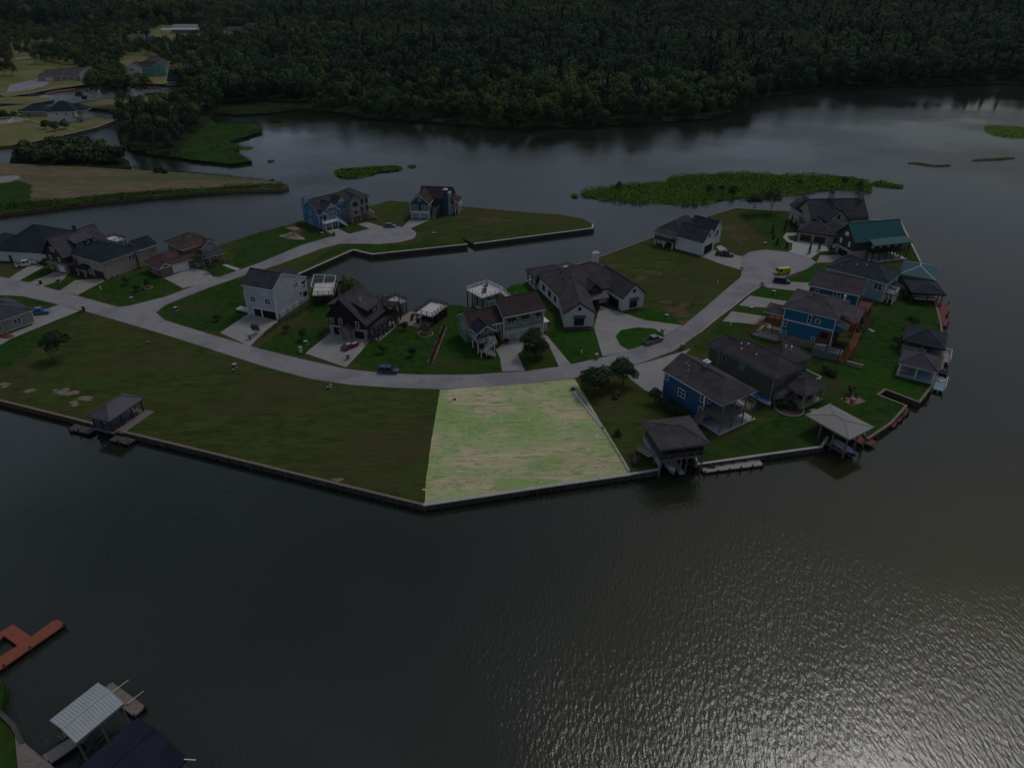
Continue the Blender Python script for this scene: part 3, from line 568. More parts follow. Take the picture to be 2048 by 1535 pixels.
for px, py, h_ in ((1605,150,24),(1622,148,26),(1535,175,18),(905,140,20)):
    mb = MB(); mb.tube((0,0,0), (rnd(-.6,.6),rnd(-.6,.6),h_), .32, .12); o = empty('dead_tree', (*G(px, py+18), GZ), 0, 'bare pale dead trunk standing among the far wood', 'tree', 'pale snags in the far wood'); mb.build('trunk', 'bark_pale', o)
    b_ = MB()
    for i in range(4): a = rnd(0, 6.28); z = h_*rnd(.55, .9); b_.tube((0,0,z), (2*math.cos(a), 2*math.sin(a), z+1.2), .1, .04, 5)
    b_.build('branch', 'bark_pale', o)

# --- marsh islands, reeds
def reeds(name, pix, z, n, h0, h1, material, label, cat='marsh plants', clump=None):
    poly = np.array(GP(pix, z)); lo, hi = poly.min(0), poly.max(0); pts = np.empty((0, 2))
    while len(pts) < n:
        q = RNG.uniform(lo, hi, (n*2, 2)); pts = np.concatenate([pts, q[inside(q, poly.tolist())]])
    pts = pts[:n]; P = np.column_stack([pts, np.zeros(n)])
    mound = .5+.5*np.sin(pts[:, 0]*.21+1.3)*np.sin(pts[:, 1]*.17)+.35*np.sin(pts[:, 0]*.63)*np.sin(pts[:, 1]*.55)
    h = (h0+(h1-h0)*np.clip(mound, 0, 1))*RNG.uniform(.6, 1.15, n)
    P[:, 2] = z+h*RNG.uniform(.25, 1, n)
    N = rand_dirs(n)*.55+[0, 0, 1.]; V = leaf_cards(P, N, .55)
    return tag(obj(name, np_mesh(name, V, 4, material, N)), label, cat, kind='stuff')
ISL = [('K', [(1160,387),(1200,378),(1240,370),(1330,366),(1340,357),(1400,350),(1480,347),(1560,350),(1640,352),(1700,354),(1735,364),(1744,378),(1738,384),(1700,378),(1650,382),(1560,390),(1480,396),(1410,405),(1390,409),(1340,408),(1280,405),(1220,400),(1180,394)], 30000, .2, 2.3, 'broad green marsh island in the middle of the lake'),
 ('J', [(668,346),(680,339),(720,335),(780,333),(803,335),(795,341),(760,345),(735,352),(700,356),(680,354)], 7000, .15, .8, 'small green reed island behind the blue gabled houses'),
 ('j', [(815,332),(828,330),(832,333),(822,336)], 140, .2, .6, 'tiny reed clump beside the small reed island'),
 ('k', [(1743,366),(1760,362),(1780,367),(1804,371),(1806,376),(1785,376),(1765,373),(1748,370)], 700, .2, 1.0, 'thin reed islet trailing right of the broad marsh island'),
 ('L', [(1968,254),(1990,251),(2048,254),(2300,262),(2300,280),(2048,276),(2000,272),(1978,266)], 4200, .2, 1.0, 'green marsh island cut by the right edge'),
 ('m', [(1945,320),(1975,317),(2025,315),(2024,318),(1990,321),(1950,322)], 200, .1, .4, 'thin mud and weed bar near the right edge'), ('n', [(1815,326),(1835,325),(1870,330),(1900,329),(1898,332),(1868,333),(1830,328)], 200, .1, .4, 'thin broken weed line in the open lake'),
 ('o', [(1142,392),(1150,389),(1157,393),(1150,396)], 120, .2, .7, 'tiny reed clump left of the broad marsh island'), ('q', [(545,250),(572,247),(576,250),(555,252)], 150, .1, .5, 'small weed patch in the far bay'), ('r', [(535,322),(545,320),(549,323),(540,325)], 80, .1, .5, 'tiny reed tuft left of the small reed island'), ('s', [(470,296),(485,293),(505,294),(500,298),(480,300)], 200, .1, .6, 'small reed islet off the marshy point')]
for i, (k, p_, n_, h0, h1, lb) in enumerate(ISL):
    q = curve(p_, 3); mb = MB(); mb.poly(ragged(GP(q, .12), 1.5 if n_ > 2000 else .5, 2.6), -.8, .12); struct('marsh_ground', mb, 'reed' if k not in 'mn' else 'mulch')
    reeds('reed_bed', q, .12, n_, h0, h1, 'reed', lb)
reeds('reed_bed', CLEAR[1], .9, 5200, .2, .9, 'reed_dark', 'bright green marsh flat on the point at upper left')
mb = MB(); mb.sheet(ragged(GP([(412,228),(430,246),(521,249),(523,262),(452,285),(478,290),(470,302),(503,322),(462,327),(372,318),(352,308),(372,282),(400,262),(412,246)], GZ+.01), 1.2, 3.), GZ+.01); struct('marsh_ground', mb, 'lawn')
reeds('reed_bed', CLEAR[2], 1.0, 2600, .3, 1.4, 'reed_dark', 'dull green reeds fringing the far bay')
reeds('reed_bed', [(0,411),(100,402),(200,392),(300,384),(400,377),(500,372),(560,367),(578,372),(560,380),(480,381),(400,388),(300,396),(200,405),(100,418),(0,431)], GZ-.4, 7000, .5, 1.7, 'reed_dark', 'dark green reeds along the canal edge of the brown field')
reeds('reed_bed', [(260,333),(360,342),(500,356),(570,366),(572,368),(500,361),(360,348),(260,338)], GZ-.6, 1500, .2, .9, 'reed_dark', 'low weeds along the lake edge of the brown field')
for px, py, s_ in ((318,344,.7),(330,346,.5),(312,343,.4),(545,360,.25),(1238,372,.5),(1420,380,.6),(1445,378,.5),(1465,383,.6),(1470,380,.5),(1600,365,.45),(1690,362,.5),(1720,372,.5)):
    tree('marsh_shrub', (*G(px, py), .4), SH[random.randrange(1)], ST, 'bark', 'dark bushy shrub rising from the reeds', 'shrubs among the reeds', s=s_)


SHORE = [(430,225),(540,226),(600,217),(690,226),(800,239),(900,246),(985,253),(1080,256),(1250,249),(1420,236),(1490,217),(1500,197),(1650,179),(1800,173),(2048,167),(2300,158)]
for i, (a_, b_) in enumerate(zip(SHORE, SHORE[1:])):
    reeds('shore_brush', [(a_[0], a_[1]-5), (b_[0], b_[1]-5), (b_[0], b_[1]+1.5), (a_[0], a_[1]+1.5)], .4, int(40+abs(b_[0]-a_[0])*6), .8, 3.6, 'leaf_dark' if i % 3 else 'leaf_mid', 'dark brush overhanging the far shore, stretch %d from the left' % (i+1), 'brush')
PT = [(233,250),(238,280),(262,300),(300,308),(380,318)]
for i, (a_, b_) in enumerate(zip(PT, PT[1:])): reeds('shore_brush', [(a_[0], a_[1]-8), (b_[0], b_[1]-8), (b_[0], b_[1]+2), (a_[0], a_[1]+2)], .4, 500, .8, 3.0, 'leaf_dark', 'dark brush at the foot of the thicket point, stretch %d from the left' % (i+1), 'brush')
# ------------------------------------------------------------------ building materials
mat('glass', (.02,.025,.03), .08, .1, 1, spec=.6); mat('glass_teal', (.10,.26,.28), .15, .1, 1, spec=.6); mat('white', (.74,.74,.73), .6, .05, 1.2); mat('trim', (.62,.62,.61), .6, .06, 1.2)
for k, c, lap in (('w_grey', (.50,.525,.575), .2), ('w_white', (.70,.705,.70), .2), ('w_white2', (.62,.62,.61), .2), ('w_black', (.018,.017,.018), .25), ('w_peach', (.40,.315,.28), 0), ('w_green', (.24,.275,.235), .2), ('w_cream', (.47,.45,.40), .2),
                  ('w_blue', (.034,.105,.225), .2), ('w_bright', (.018,.155,.29), .2), ('w_deep', (.026,.115,.205), .2), ('w_navy', (.048,.075,.105), .2), ('w_mid', (.085,.205,.345), .2), ('w_tan', (.31,.29,.26), .2), ('w_olive', (.115,.11,.085), .2), ('w_log', (.055,.048,.042), .3),
                  ('w_greige', (.30,.285,.27), .2), ('w_teal', (.16,.33,.31), .2), ('w_wood', (.05,.036,.03), .25), ('w_pale', (.40,.44,.47), .2), ('w_bluegrey', (.30,.36,.42), .2)):
    mat(k, c, .75, .07, .7, lap=lap, two=tuple(v*.9 for v in c), twoscale=.4)
mat('brick', (.22,.14,.115), .9, .35, 2.2, .02, 6, stretch=(1,1,3)); mat('stone', (.23,.19,.155), .9, .35, 1.6, .05, 3, two=(.32,.25,.19), twoscale=1.1); mat('stone_pale', (.36,.31,.26), .9, .25, 1.6, .05, 3); mat('brick_white', (.58,.58,.57), .85, .1, 2.5, .02, 7, stretch=(1,1,3))
for k, c in (('r_dark', (0.0527,0.0499,0.0612)), ('r_brown', (0.0713,0.0614,0.0691)), ('r_black', (0.0322,0.0307,0.0374)), ('r_grey', (0.0688,0.0685,0.0828)), ('r_red', (0.0918,0.0544,0.0482)), ('r_maroon', (0.0552,0.0339,0.0353)), ('r_teal', (0.0149,0.0294,0.0382)), ('r_slate', (0.0304,0.0410,0.0511)), ('r_tan', (0.1054,0.0947,0.0936)), ('r_mauve', (0.0806,0.0710,0.0850)), ('r_navy', (0.0161,0.0198,0.0374)), ('r_warm', (0.0756,0.0666,0.0720))):
    mat(k, c, .92, .24, 2.6, .015, 5, two=tuple(v*.68 for v in c), twoscale=.3, stretch=(1,1,2))
for k, c in (('m_teal', (.012,.095,.10)), ('m_teal2', (.022,.088,.108)), ('m_white', (.25,.235,.22)), ('m_silver', (.40,.425,.44)), ('m_blue', (.075,.085,.12)), ('m_mauve', (.095,.085,.105))):
    mat(k, c, .6, .08, .5, spec=.2)
mat('wood', (.20,.165,.14), .9, .3, 1.2, stretch=(1,5,1)); mat('wood_dark', (.045,.038,.036), .85, .3, 1.5); mat('wood_orange', (.26,.10,.04), .8, .25, 1.5); mat('pier_red', (.26,.075,.045), .85, .2, 1.2, stretch=(1,5,1)); mat('wood_red', (.17,.058,.05), .85, .2, 1.2, stretch=(1,5,1)); mat('wood_pale', (.35,.31,.275), .9, .2, 1.2, stretch=(1,5,1))
mat('deck_white', (.60,.56,.53), .9, .1, 1); mat('metal', (.45,.45,.46), .4, .1, 2, metal=.8); mat('dark', (.012,.012,.013), .8, .2, 1); mat('concrete', (.43,.42,.40), .9, .12, .8); mat('deck_grey', (.17,.165,.17), .9, .2, 1.2); mat('blue_paint', (.10,.22,.34), .7, .1, 1); mat('pale_blue', (.22,.31,.36), .7, .1, 1)

# ------------------------------------------------------------------ building kit
FACE = {'f': 0., 'r': math.pi/2, 'b': math.pi, 'l': -math.pi/2}
CACHE = {}
class House:
    def __init__(s, name, label, x, y, yaw, cat='house', z=GZ, group=None):
        s.e = empty(name, (x, y, z), math.radians(yaw), label, cat, group); s.fr = (0, 0, 0); s.trim = 'white'
    def frame(s, x=0, y=0, yaw=0): s.fr = (x, y, math.radians(yaw)); return s
    def part(s, mb, name, material, parent=None, smooth=False):
        o = mb.build(name, material, parent or s.e, smooth)
        if parent is None: o.location = (s.fr[0], s.fr[1], 0); o.rotation_euler = (0, 0, s.fr[2])
        return o
    def box(s, name, material, *b): return s.part(MB().box(*b), name, material)
    def body(s, x0, y0, x1, y1, z1, wall, z0=0, name='wall'): return s.box(name, wall, x0, y0, z0, x1, y1, z1)
    def gable(s, x0, y0, x1, y1, ze, rise, axis, wall, roof, ov=.5, z0=0, rf=.5, ze2=None, fascia=None, gov=None):
        """walls with gable ends under a pitched roof; axis = direction of the ridge"""
        ze2 = ze if ze2 is None else ze2; gov = ov if gov is None else gov
        a0, a1, b0, b1 = (x0, x1, y0, y1) if axis == 'y' else (y0, y1, x0, x1)
        ar = a0+(a1-a0)*rf; zr = max(ze, ze2)+rise
        if wall: s.part(MB().prism([(a0, z0), (a0, ze), (ar, zr), (a1, ze2), (a1, z0)], b0, b1, axis), 'wall', wall)
        s1, s2 = (zr-ze)/(ar-a0), (zr-ze2)/(a1-ar)
        def chev(lo, hi): return [(a0-ov, ze-ov*s1+hi), (ar, zr+hi), (a1+ov, ze2-ov*s2+hi), (a1+ov, ze2-ov*s2+lo), (ar, zr+lo), (a0-ov, ze-ov*s1+lo)]
        r = s.part(MB().prism(chev(.23, .36), b0-gov, b1+gov, axis), 'roof', roof)
        s.part(MB().prism(chev(-.08, .228), b0-gov+.03, b1+gov-.03, axis), 'fascia', fascia or s.trim, r)
        rc = MB(); p, q = ((ar, b0-gov+.1, zr+.38), (ar, b1+gov-.1, zr+.38)) if axis == 'y' else ((b0-gov+.1, ar, zr+.38), (b1+gov-.1, ar, zr+.38))
        s.part(rc.beam(p, q, .34, .1), 'ridge_cap', roof, r); return r
    def hip(s, x0, y0, x1, y1, ze, rise, wall, roof, ov=.6, z0=0, inset=None, axis=None, fascia=None, ridge_mat=None, gable_end=None):
        if wall: s.body(x0, y0, x1, y1, ze, wall, z0)
        X0, Y0, X1, Y1 = x0-ov, y0-ov, x1+ov, y1+ov; w, d = X1-X0, Y1-Y0
        axis = axis or ('x' if w > d else 'y'); i = min(w, d)/2 if inset is None else inset; i = min(i, (w if axis == 'x' else d)/2-.02)
        if axis == 'x': r0, r1 = (X0+i, (Y0+Y1)/2), (X1-i, (Y0+Y1)/2)
        else: r0, r1 = ((X0+X1)/2, Y0+i), ((X0+X1)/2, Y1-i)
        b = ze+.2; t = ze+.32; zr = ze+rise
        v = [(X0,Y0,b),(X1,Y0,b),(X1,Y1,b),(X0,Y1,b),(X0,Y0,t),(X1,Y0,t),(X1,Y1,t),(X0,Y1,t),(*r0,zr),(*r1,zr)]
        f = [(3,2,1,0),(0,1,5,4),(1,2,6,5),(2,3,7,6),(3,0,4,7)]
        f += [(4,5,9,8),(5,6,9),(6,7,8,9),(7,4,8)] if axis == 'x' else [(4,5,8),(5,6,9,8),(6,7,9),(7,4,8,9)]
        r = s.part(MB().add(v, f), 'roof', roof)
        s.part(MB().box(X0+.04, Y0+.04, ze-.06, X1-.04, Y1-.04, ze+.198), 'fascia', fascia or s.trim, r)
        cap = MB()
        for c_, e in (((X0,Y0),r0), ((X1,Y0),r1 if axis == 'x' else r0), ((X1,Y1),r1), ((X0,Y1),r0 if axis == 'x' else r1)):
            cap.beam((*c_, t), (*e, zr), .3, .12)
        if math.dist(r0, r1) > .1: cap.beam((*r0, zr), (*r1, zr), .3, .14)
        s.part(cap, 'ridge_cap', ridge_mat or roof, r); return r
    def shed(s, x0, y0, x1, y1, za, zb, roof, axis='y', ov=.3, fascia=None):
        """single slope: height za at the low coordinate, zb at the high one"""
        if axis == 'y': pr = [(y0, za), (y1, zb), (y1, zb+.14), (y0, za+.14)]; a = (x0-ov, x1+ov, 'x')
        else: pr = [(x0, za), (x1, zb), (x1, zb+.14), (x0, za+.14)]; a = (y0-ov, y1+ov, 'y')
        r = s.part(MB().prism(pr, *a), 'roof', roof)
        pr2 = [(p, z-.16 if i < 2 else z-.142) for i, (p, z) in enumerate(pr)]
        s.part(MB().prism(pr2, a[0]+.03, a[1]-.03, a[2]), 'fascia', fascia or s.trim, r); return r
    def at(s, name, me, face, plane, u, z, parent=None):
        o = bpy.data.objects.new(name, me); COL.objects.link(o); o.parent = parent or s.e
        if parent is None:
            p = {'f': (u, plane), 'b': (u, plane), 'l': (plane, u), 'r': (plane, u)}[face]; c_, s_ = math.cos(s.fr[2]), math.sin(s.fr[2])
            o.location = (s.fr[0]+p[0]*c_-p[1]*s_, s.fr[1]+p[0]*s_+p[1]*c_, z); o.rotation_euler = (0, 0, s.fr[2]+FACE[face])
        return o
    def win(s, face, plane, u, z, w=1.0, h=1.4, n=1, trim=None, glass='glass', cross=True):
        trim = trim or s.trim; k = ('win', w, h, n, trim, glass, cross)
        if k not in CACHE:
            f, g = MB(), MB(); t = .13; W_ = w*n
            f.box(-W_/2-t, -.09, -t, W_/2+t, .02, 0).box(-W_/2-t, -.09, h, W_/2+t, .02, h+t).box(-W_/2-t, -.09, 0, -W_/2, .02, h).box(W_/2, -.09, 0, W_/2+t, .02, h)
            for i in range(1, n): f.box(-W_/2+i*w-.06, -.085, 0, -W_/2+i*w+.06, .02, h)
            if cross: f.box(-W_/2, -.07, h*.5-.045, W_/2, .018, h*.5+.045)
            g.box(-W_/2+.002, -.035, .002, W_/2-.002, .01, h-.002)
            a, b_ = f.mesh('window'), g.mesh('pane'); a.materials.append(M(trim)); b_.materials.append(M(glass)); CACHE[k] = (a, b_)
        a, b_ = CACHE[k]; o = s.at('window', a, face, plane, u, z); s.at('pane', b_, None, 0, 0, 0, o); return o
    def door(s, face, plane, u, z=0, w=1.0, h=2.1, material='white', trim=None):
        trim = trim or s.trim; f, g = MB(), MB(); f.box(-w/2-.12, -.1, 0, -w/2, .02, h+.12).box(w/2, -.1, 0, w/2+.12, .02, h+.12).box(-w/2, -.1, h, w/2, .02, h+.12); g.box(-w/2, -.05, 0, w/2, .01, h).box(w/2-.16, -.1, .95, w/2-.08, -.04, 1.1)
        a, b_ = f.mesh('door_frame'), g.mesh('door'); a.materials.append(M(trim)); b_.materials.append(M(material)); o = s.at('door', b_, face, plane, u, z); s.at('door_frame', a, None, 0, 0, 0, o)
    def garage(s, face, plane, u, w=4.8, h=2.2, material='white', trim=None, z=.02):
        trim = trim or s.trim; k = ('gar', w, h, material, trim)
        if k not in CACHE:
            f, g = MB(), MB(); f.box(-w/2-.2, -.12, 0, -w/2, .02, h+.2).box(w/2, -.12, 0, w/2+.2, .02, h+.2).box(-w/2, -.12, h, w/2, .02, h+.2)
            for r in range(4):
                g.box(-w/2, -.05, h*r/4+.012, w/2, .01, h*(r+1)/4-.012); nc = max(2, int(w/1.2))
                for c_ in range(nc): g.box(-w/2+w*(c_+.12)/nc, -.075, h*(r+.2)/4, -w/2+w*(c_+.88)/nc, -.049, h*(r+.8)/4)
            a, b_ = f.mesh('door_frame'), g.mesh('garage_door'); a.materials.append(M(trim)); b_.materials.append(M(material)); CACHE[k] = (a, b_)
        a, b_ = CACHE[k]; o = s.at('garage_door', b_, face, plane, u, z); s.at('door_frame', a, None, 0, 0, 0, o)
    def posts(s, pts, z0, z1, material='white', w=.22):
        for x, y in pts: s.box('post', material, x-w/2, y-w/2, z0, x+w/2, y+w/2, z1)
    def rail(s, pts, z, material='white', h=1.0, step=1.6, name='railing', bal=True):
        mb = MB()
        for (ax, ay), (bx, by) in zip(pts, pts[1:]):
            d = math.hypot(bx-ax, by-ay)
            if d < .05: continue
            mb.beam((ax, ay, z+h), (bx, by, z+h), .12, .09); mb.beam((ax, ay, z+.15), (bx, by, z+.15), .07, .07)
            if bal: mb.beam((ax, ay, z+h*.57), (bx, by, z+h*.57), .05, .05)
            k = max(1, round(d/step))
            for i in range(k+1): x, y = ax+(bx-ax)*i/k, ay+(by-ay)*i/k; mb.box(x-.07, y-.07, z, x+.07, y+.07, z+h+.12)
        return s.part(mb, name, material)
    def stairs(s, p, q, z0, z1, w, material='wood', rail=None):
        """flight from plan point p at height z0 up to q at z1"""
        mb = MB(); n = max(3, int(abs(z1-z0)/.19)); d = math.hypot(q[0]-p[0], q[1]-p[1]); ux, uy = (q[0]-p[0])/d, (q[1]-p[1])/d; nx, ny = -uy*w/2, ux*w/2
        for i in range(n):
            t = (i+.5)/n; x, y, z = p[0]+ux*d*t, p[1]+uy*d*t, z0+(z1-z0)*(i+1)/n
            mb.beam((x-nx, y-ny, z-.03), (x+nx, y+ny, z-.03), d/n+.04, .06)
        for sg in (-1, 1): mb.beam((p[0]+nx*sg, p[1]+ny*sg, z0+.05), (q[0]+nx*sg, q[1]+ny*sg, z1-.1), .08, .3)
        o = s.part(mb, 'stairs', material); r = MB()
        for sg in (-1, 1):
            a, b_ = Vector((p[0]+nx*sg, p[1]+ny*sg, z0)), Vector((q[0]+nx*sg, q[1]+ny*sg, z1)); r.beam(a+Vector((0,0,1)), b_+Vector((0,0,1)), .09, .09); r.beam(a+Vector((0,0,.55)), b_+Vector((0,0,.55)), .06, .06)
            for i in range(5): c_ = a.lerp(b_, i/4); r.beam(c_+Vector((0,0,-.1)), c_+Vector((0,0,1.05)), .1, .1)
        s.part(r, 'railing', rail or material, o); return o
    def deck(s, x0, y0, x1, y1, z, floor='wood', post='wood', base=-.0, rail='white', open_sides='flbr', posts=True, th=.25, nx=2, ny=2):
        s.box('deck', floor, x0, y0, z-th, x1, y1, z)
        if posts:
            for i in range(nx+1):
                for j in range(ny+1):
                    if 0 < i < nx and 0 < j < ny: continue
                    x, y = x0+.2+(x1-x0-.4)*i/nx, y0+.2+(y1-y0-.4)*j/ny; s.box('post', post, x-.12, y-.12, base, x+.12, y+.12, z-th)
        if rail:
            seg = {'f': [(x0+.06,y0+.06),(x1-.06,y0+.06)], 'r': [(x1-.06,y0+.06),(x1-.06,y1-.06)], 'b': [(x1-.06,y1-.06),(x0+.06,y1-.06)], 'l': [(x0+.06,y1-.06),(x0+.06,y0+.06)]}
            for k in open_sides: s.rail(seg[k], z, rail)
    def chimney(s, x, y, z0, z1, w=1.0, d=1.0, material='stone', cap='trim'):
        o = s.box('chimney', material, x-w/2, y-d/2, z0, x+w/2, y+d/2, z1); s.part(MB().box(x-w/2-.1, y-d/2-.1, z1+.002, x+w/2+.1, y+d/2+.1, z1+.15).box(x-w*.25, y-d*.25, z1+.16, x+w*.25, y+d*.25, z1+.5), 'chimney_cap', cap, o)
    def vents(s, pts, material='metal'):
        for x, y, z in pts: s.part(MB().tube((x, y, z-.4), (x, y, z+.45), .11, n=6).tube((x, y, z+.45), (x, y, z+.6), .18, .16, 6), 'roof_vent', material)
    def awning(s, face, plane, u, z, w, dep=.9, material='r_brown'):
        mb = MB().prism([(-dep, 0), (0, .45), (0, .53), (-dep, .08)], -w/2, w/2, 'x'); me = mb.mesh('awning'); me.materials.append(M(material)); s.at('awning', me, face, plane, u, z)
    def corner(s, x0, y0, x1, y1, z1, material=None, z0=0):
        for x, y in ((x0,y0),(x1,y0),(x0,y1),(x1,y1)): s.box('corner_board', material or s.trim, x-.1, y-.1, z0, x+.1, y+.1, z1-.02)
# ------------------------------------------------------------------ houses, left to right
h = House('house', 'white one-storey house under a broad dark teal hip roof at far left', -164.0, 218.6, -8)
h.hip(-3, 0, 15, 19, 3.3, 6.0, 'w_white', 'r_teal', axis='x', inset=8.4); h.hip(-9, 2, -3.02, 12, 3.2, 3.0, 'w_white2', 'r_teal'); h.garage('f', 0, 6, 4.8); h.door('f', 0, 1.4, 0, 1.1, 2.1, 'wood_dark'); h.posts([(-7,1.4),(-3.5,1.4)], 0, 3.2); h.win('f', 2, -6, 1, 1, 1.3, 2); h.win('r', 15, 4, 1, 1, 1.3); h.win('r', 15, 9, 1, 1, 1.3); h.corner(-3, 0, 15, 19, 3.3)

h = House('house', 'dark brown timber house with steep grey gable roof and shed dormer', -146.4, 211.8, -25)
h.trim = 'w_wood'; h.body(0, 0, 8.6, 15.5, 3.1, 'stone'); h.gable(0, 0, 8.6, 15.5, 5.6, 4.7, 'y', 'w_wood', 'r_mauve', ov=.6, z0=3.102, fascia='r_black')
h.garage('f', 0, 5.9, 2.9, 2.2, 'white', 'stone_pale'); h.door('f', 0, 2.6, 0, 1, 2.1, 'wood_dark', 'stone_pale'); h.win('f', 0, 2.2, 3.8, .8, 1.1, trim='trim'); h.win('f', 0, 6.2, 3.7, .8, 1.1, trim='trim'); h.win('f', 0, 4.3, 6.6, .8, 1.2, 2, trim='trim')
h.box('dormer_wall', 'w_wood', 6.4, 5, 5.4, 8.2, 11.2, 7.9); h.shed(4.6, 5, 8.9, 11.2, 9.75, 8.1, 'r_mauve', 'x', fascia='r_black'); h.win('r', 8.2, 6.6, 6.4, .9, 1.0, 2, trim='trim'); h.win('r', 8.2, 9.4, 6.4, .9, 1.0, trim='trim')
h.chimney(4.3, 9, 9.2, 11.6, .7, .9, 'r_grey', 'dark'); h.deck(8.6, .5, 10.6, 9, 3.1, 'wood', 'wood_dark', rail='wood_dark', open_sides='fr')

h = House('house', 'peach stucco house with dark teal roof and arched entry canopy', -137.4, 210.6, -29)
h.hip(0, 0, 15, 13, 5.4, 3.3, 'w_peach', 'r_teal', axis='x', inset=5.5, fascia='trim'); h.gable(8.4, 13, 15, 18.8, 5.4, 1.9, 'y', 'w_peach', 'r_teal', ov=.5, fascia='trim')
h.garage('f', 0, 11.9, 4.6, 2.2, 'wood_dark', 'w_peach'); h.door('f', 0, 6, 0, 1.2, 2.2, 'wood_dark'); h.win('f', 0, 6.3, 3.6, .7, .9, trim='trim'); h.win('f', 0, 10.5, 3.4, .7, .9, trim='trim'); h.win('f', 0, 13.4, 3.4, .7, .9, trim='trim'); h.win('r', 15, 9.6, 3.3, 1.0, 1.3, 2); h.win('r', 15, 17.6, 3.4, .6, .9, cross=False)
h.part(MB().prism([(3.9, 2.6), (4.5, 3.2), (6, 3.5), (7.5, 3.2), (8.1, 2.6), (8.1, 2.5), (3.9, 2.5)], -2.2, 0, 'y'), 'canopy', 'r_teal'); h.posts([(4.2,-2),(7.8,-2)], 0, 2.5, 'w_peach', .4); h.box('air_conditioner', 'metal', 15.2, 1.5, 0, 16.2, 2.5, .9); h.box('air_conditioner', 'metal', 15.2, 3, 0, 16.2, 4, .9); h.vents([(6.5, 5, 8), (9.5, 8, 8)], 'dark')

h = House('house', 'brick house with red-brown hip roofs and a white double garage', -108.6, 205.0, 49)
h.hip(0, 0, 13, 7.5, 2.8, 3.2, 'brick', 'r_red', ov=.6); h.garage('f', 0, 2.0, 2.5); h.garage('f', 0, 6.8, 4.8); h.gable(.3, -.4, 3.8, 3, 2.8, 1.2, 'y', 'brick', 'r_red', ov=.3); h.win('l', 0, 3.5, .9, 1, 1.3)
h.hip(9.5, 1.8, 19.5, 12, 5.9, 3.0, 'brick', 'r_red', ov=.7); h.gable(15, .2, 20, 5, 5.2, 2.0, 'y', 'w_greige', 'r_red', ov=.4, z0=2.8, rf=.5); h.win('f', .2, 17.6, 3.8, 1.3, 1.3, 1, 'trim', 'glass_teal'); h.body(13.5, .4, 20, 3, 2.7, 'brick'); h.shed(13.2, -2.2, 20.8, .2, 2.6, 3.6, 'r_grey', 'y')
h.posts([(13.6,-2),(15.6,-2),(20.4,-2)], 0, 2.6, 'stone_pale', .35); h.door('f', .4, 15, 0, 1.1, 2.1, 'wood_dark'); h.win('f', .4, 18, .9, 1.1, 1.4, 2); h.hip(11.5, -1.2, 13.4, 1, 2.6, 1.0, 'stone_pale', 'r_red', ov=.3); h.vents([(12.5, 6, 8.3)], 'dark')

h = House('house', 'tall pale grey three-storey house with dark roof and two dark garage doors', -73.0, 178.7, -21)
h.gable(0, 0, 9.8, 14.2, 9.0, 2.7, 'x', 'w_grey', 'r_dark', ov=.45, rf=.3, ze2=7.0, gov=.25); h.garage('f', 0, 3.4, 2.4, 2.2, 'dark'); h.garage('f', 0, 7.2, 4.4, 2.2, 'dark'); h.win('f', 0, 2.6, 4.2, .8, 1.5, 2); h.win('f', 0, 7.4, 4.2, .8, 1.5, 2); h.win('f', 0, 6.8, 6.9, .75, 1.4, 3, glass='w_grey'); h.win('f', 0, .8, 8.0, .4, .4, cross=False)
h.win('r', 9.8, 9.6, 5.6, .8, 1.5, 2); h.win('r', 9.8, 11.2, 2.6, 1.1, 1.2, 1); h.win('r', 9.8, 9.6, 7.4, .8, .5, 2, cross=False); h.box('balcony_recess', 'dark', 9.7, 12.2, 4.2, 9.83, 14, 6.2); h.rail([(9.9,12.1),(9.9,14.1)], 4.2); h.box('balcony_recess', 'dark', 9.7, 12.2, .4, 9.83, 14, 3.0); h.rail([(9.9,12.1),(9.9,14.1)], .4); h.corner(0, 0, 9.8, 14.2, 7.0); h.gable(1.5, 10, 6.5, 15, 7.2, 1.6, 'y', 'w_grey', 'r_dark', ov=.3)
for i in range(4): h.box('wall_pier', 'w_bluegrey', 9.8, .6+3.2*i, 0, 10.05, 1.1+3.2*i, 1.7)
h.box('lattice_skirt', 'w_grey', 9.82, 1, .1, 9.95, 13.8, 1.5); h.vents([(4, 6, 10.6)])
h = House('rooftop_deck', 'white canal deck with open pergola frame behind the grey three-storey house', -56.4, 184.6, 8, 'deck', group=None)
h.deck(0, 0, 6.2, 9, 3.0, 'deck_white', 'wood_dark', rail='wood_dark', open_sides='frb', nx=3, ny=4, base=-2); h.part(MB().beam((0,.1,5.6),(6.2,.1,5.0),.14).beam((0,9,5.6),(6.2,9,5.0),.14).beam((6.2,0,5),(6.2,9,5),.14).beam((0,0,5.6),(0,9,5.6),.14).beam((3.1,0,5.3),(3.1,9,5.3),.12), 'pergola', 'trim'); h.posts([(6,.3),(6,8.7),(6,4.5)], 3, 5, 'trim', .14)

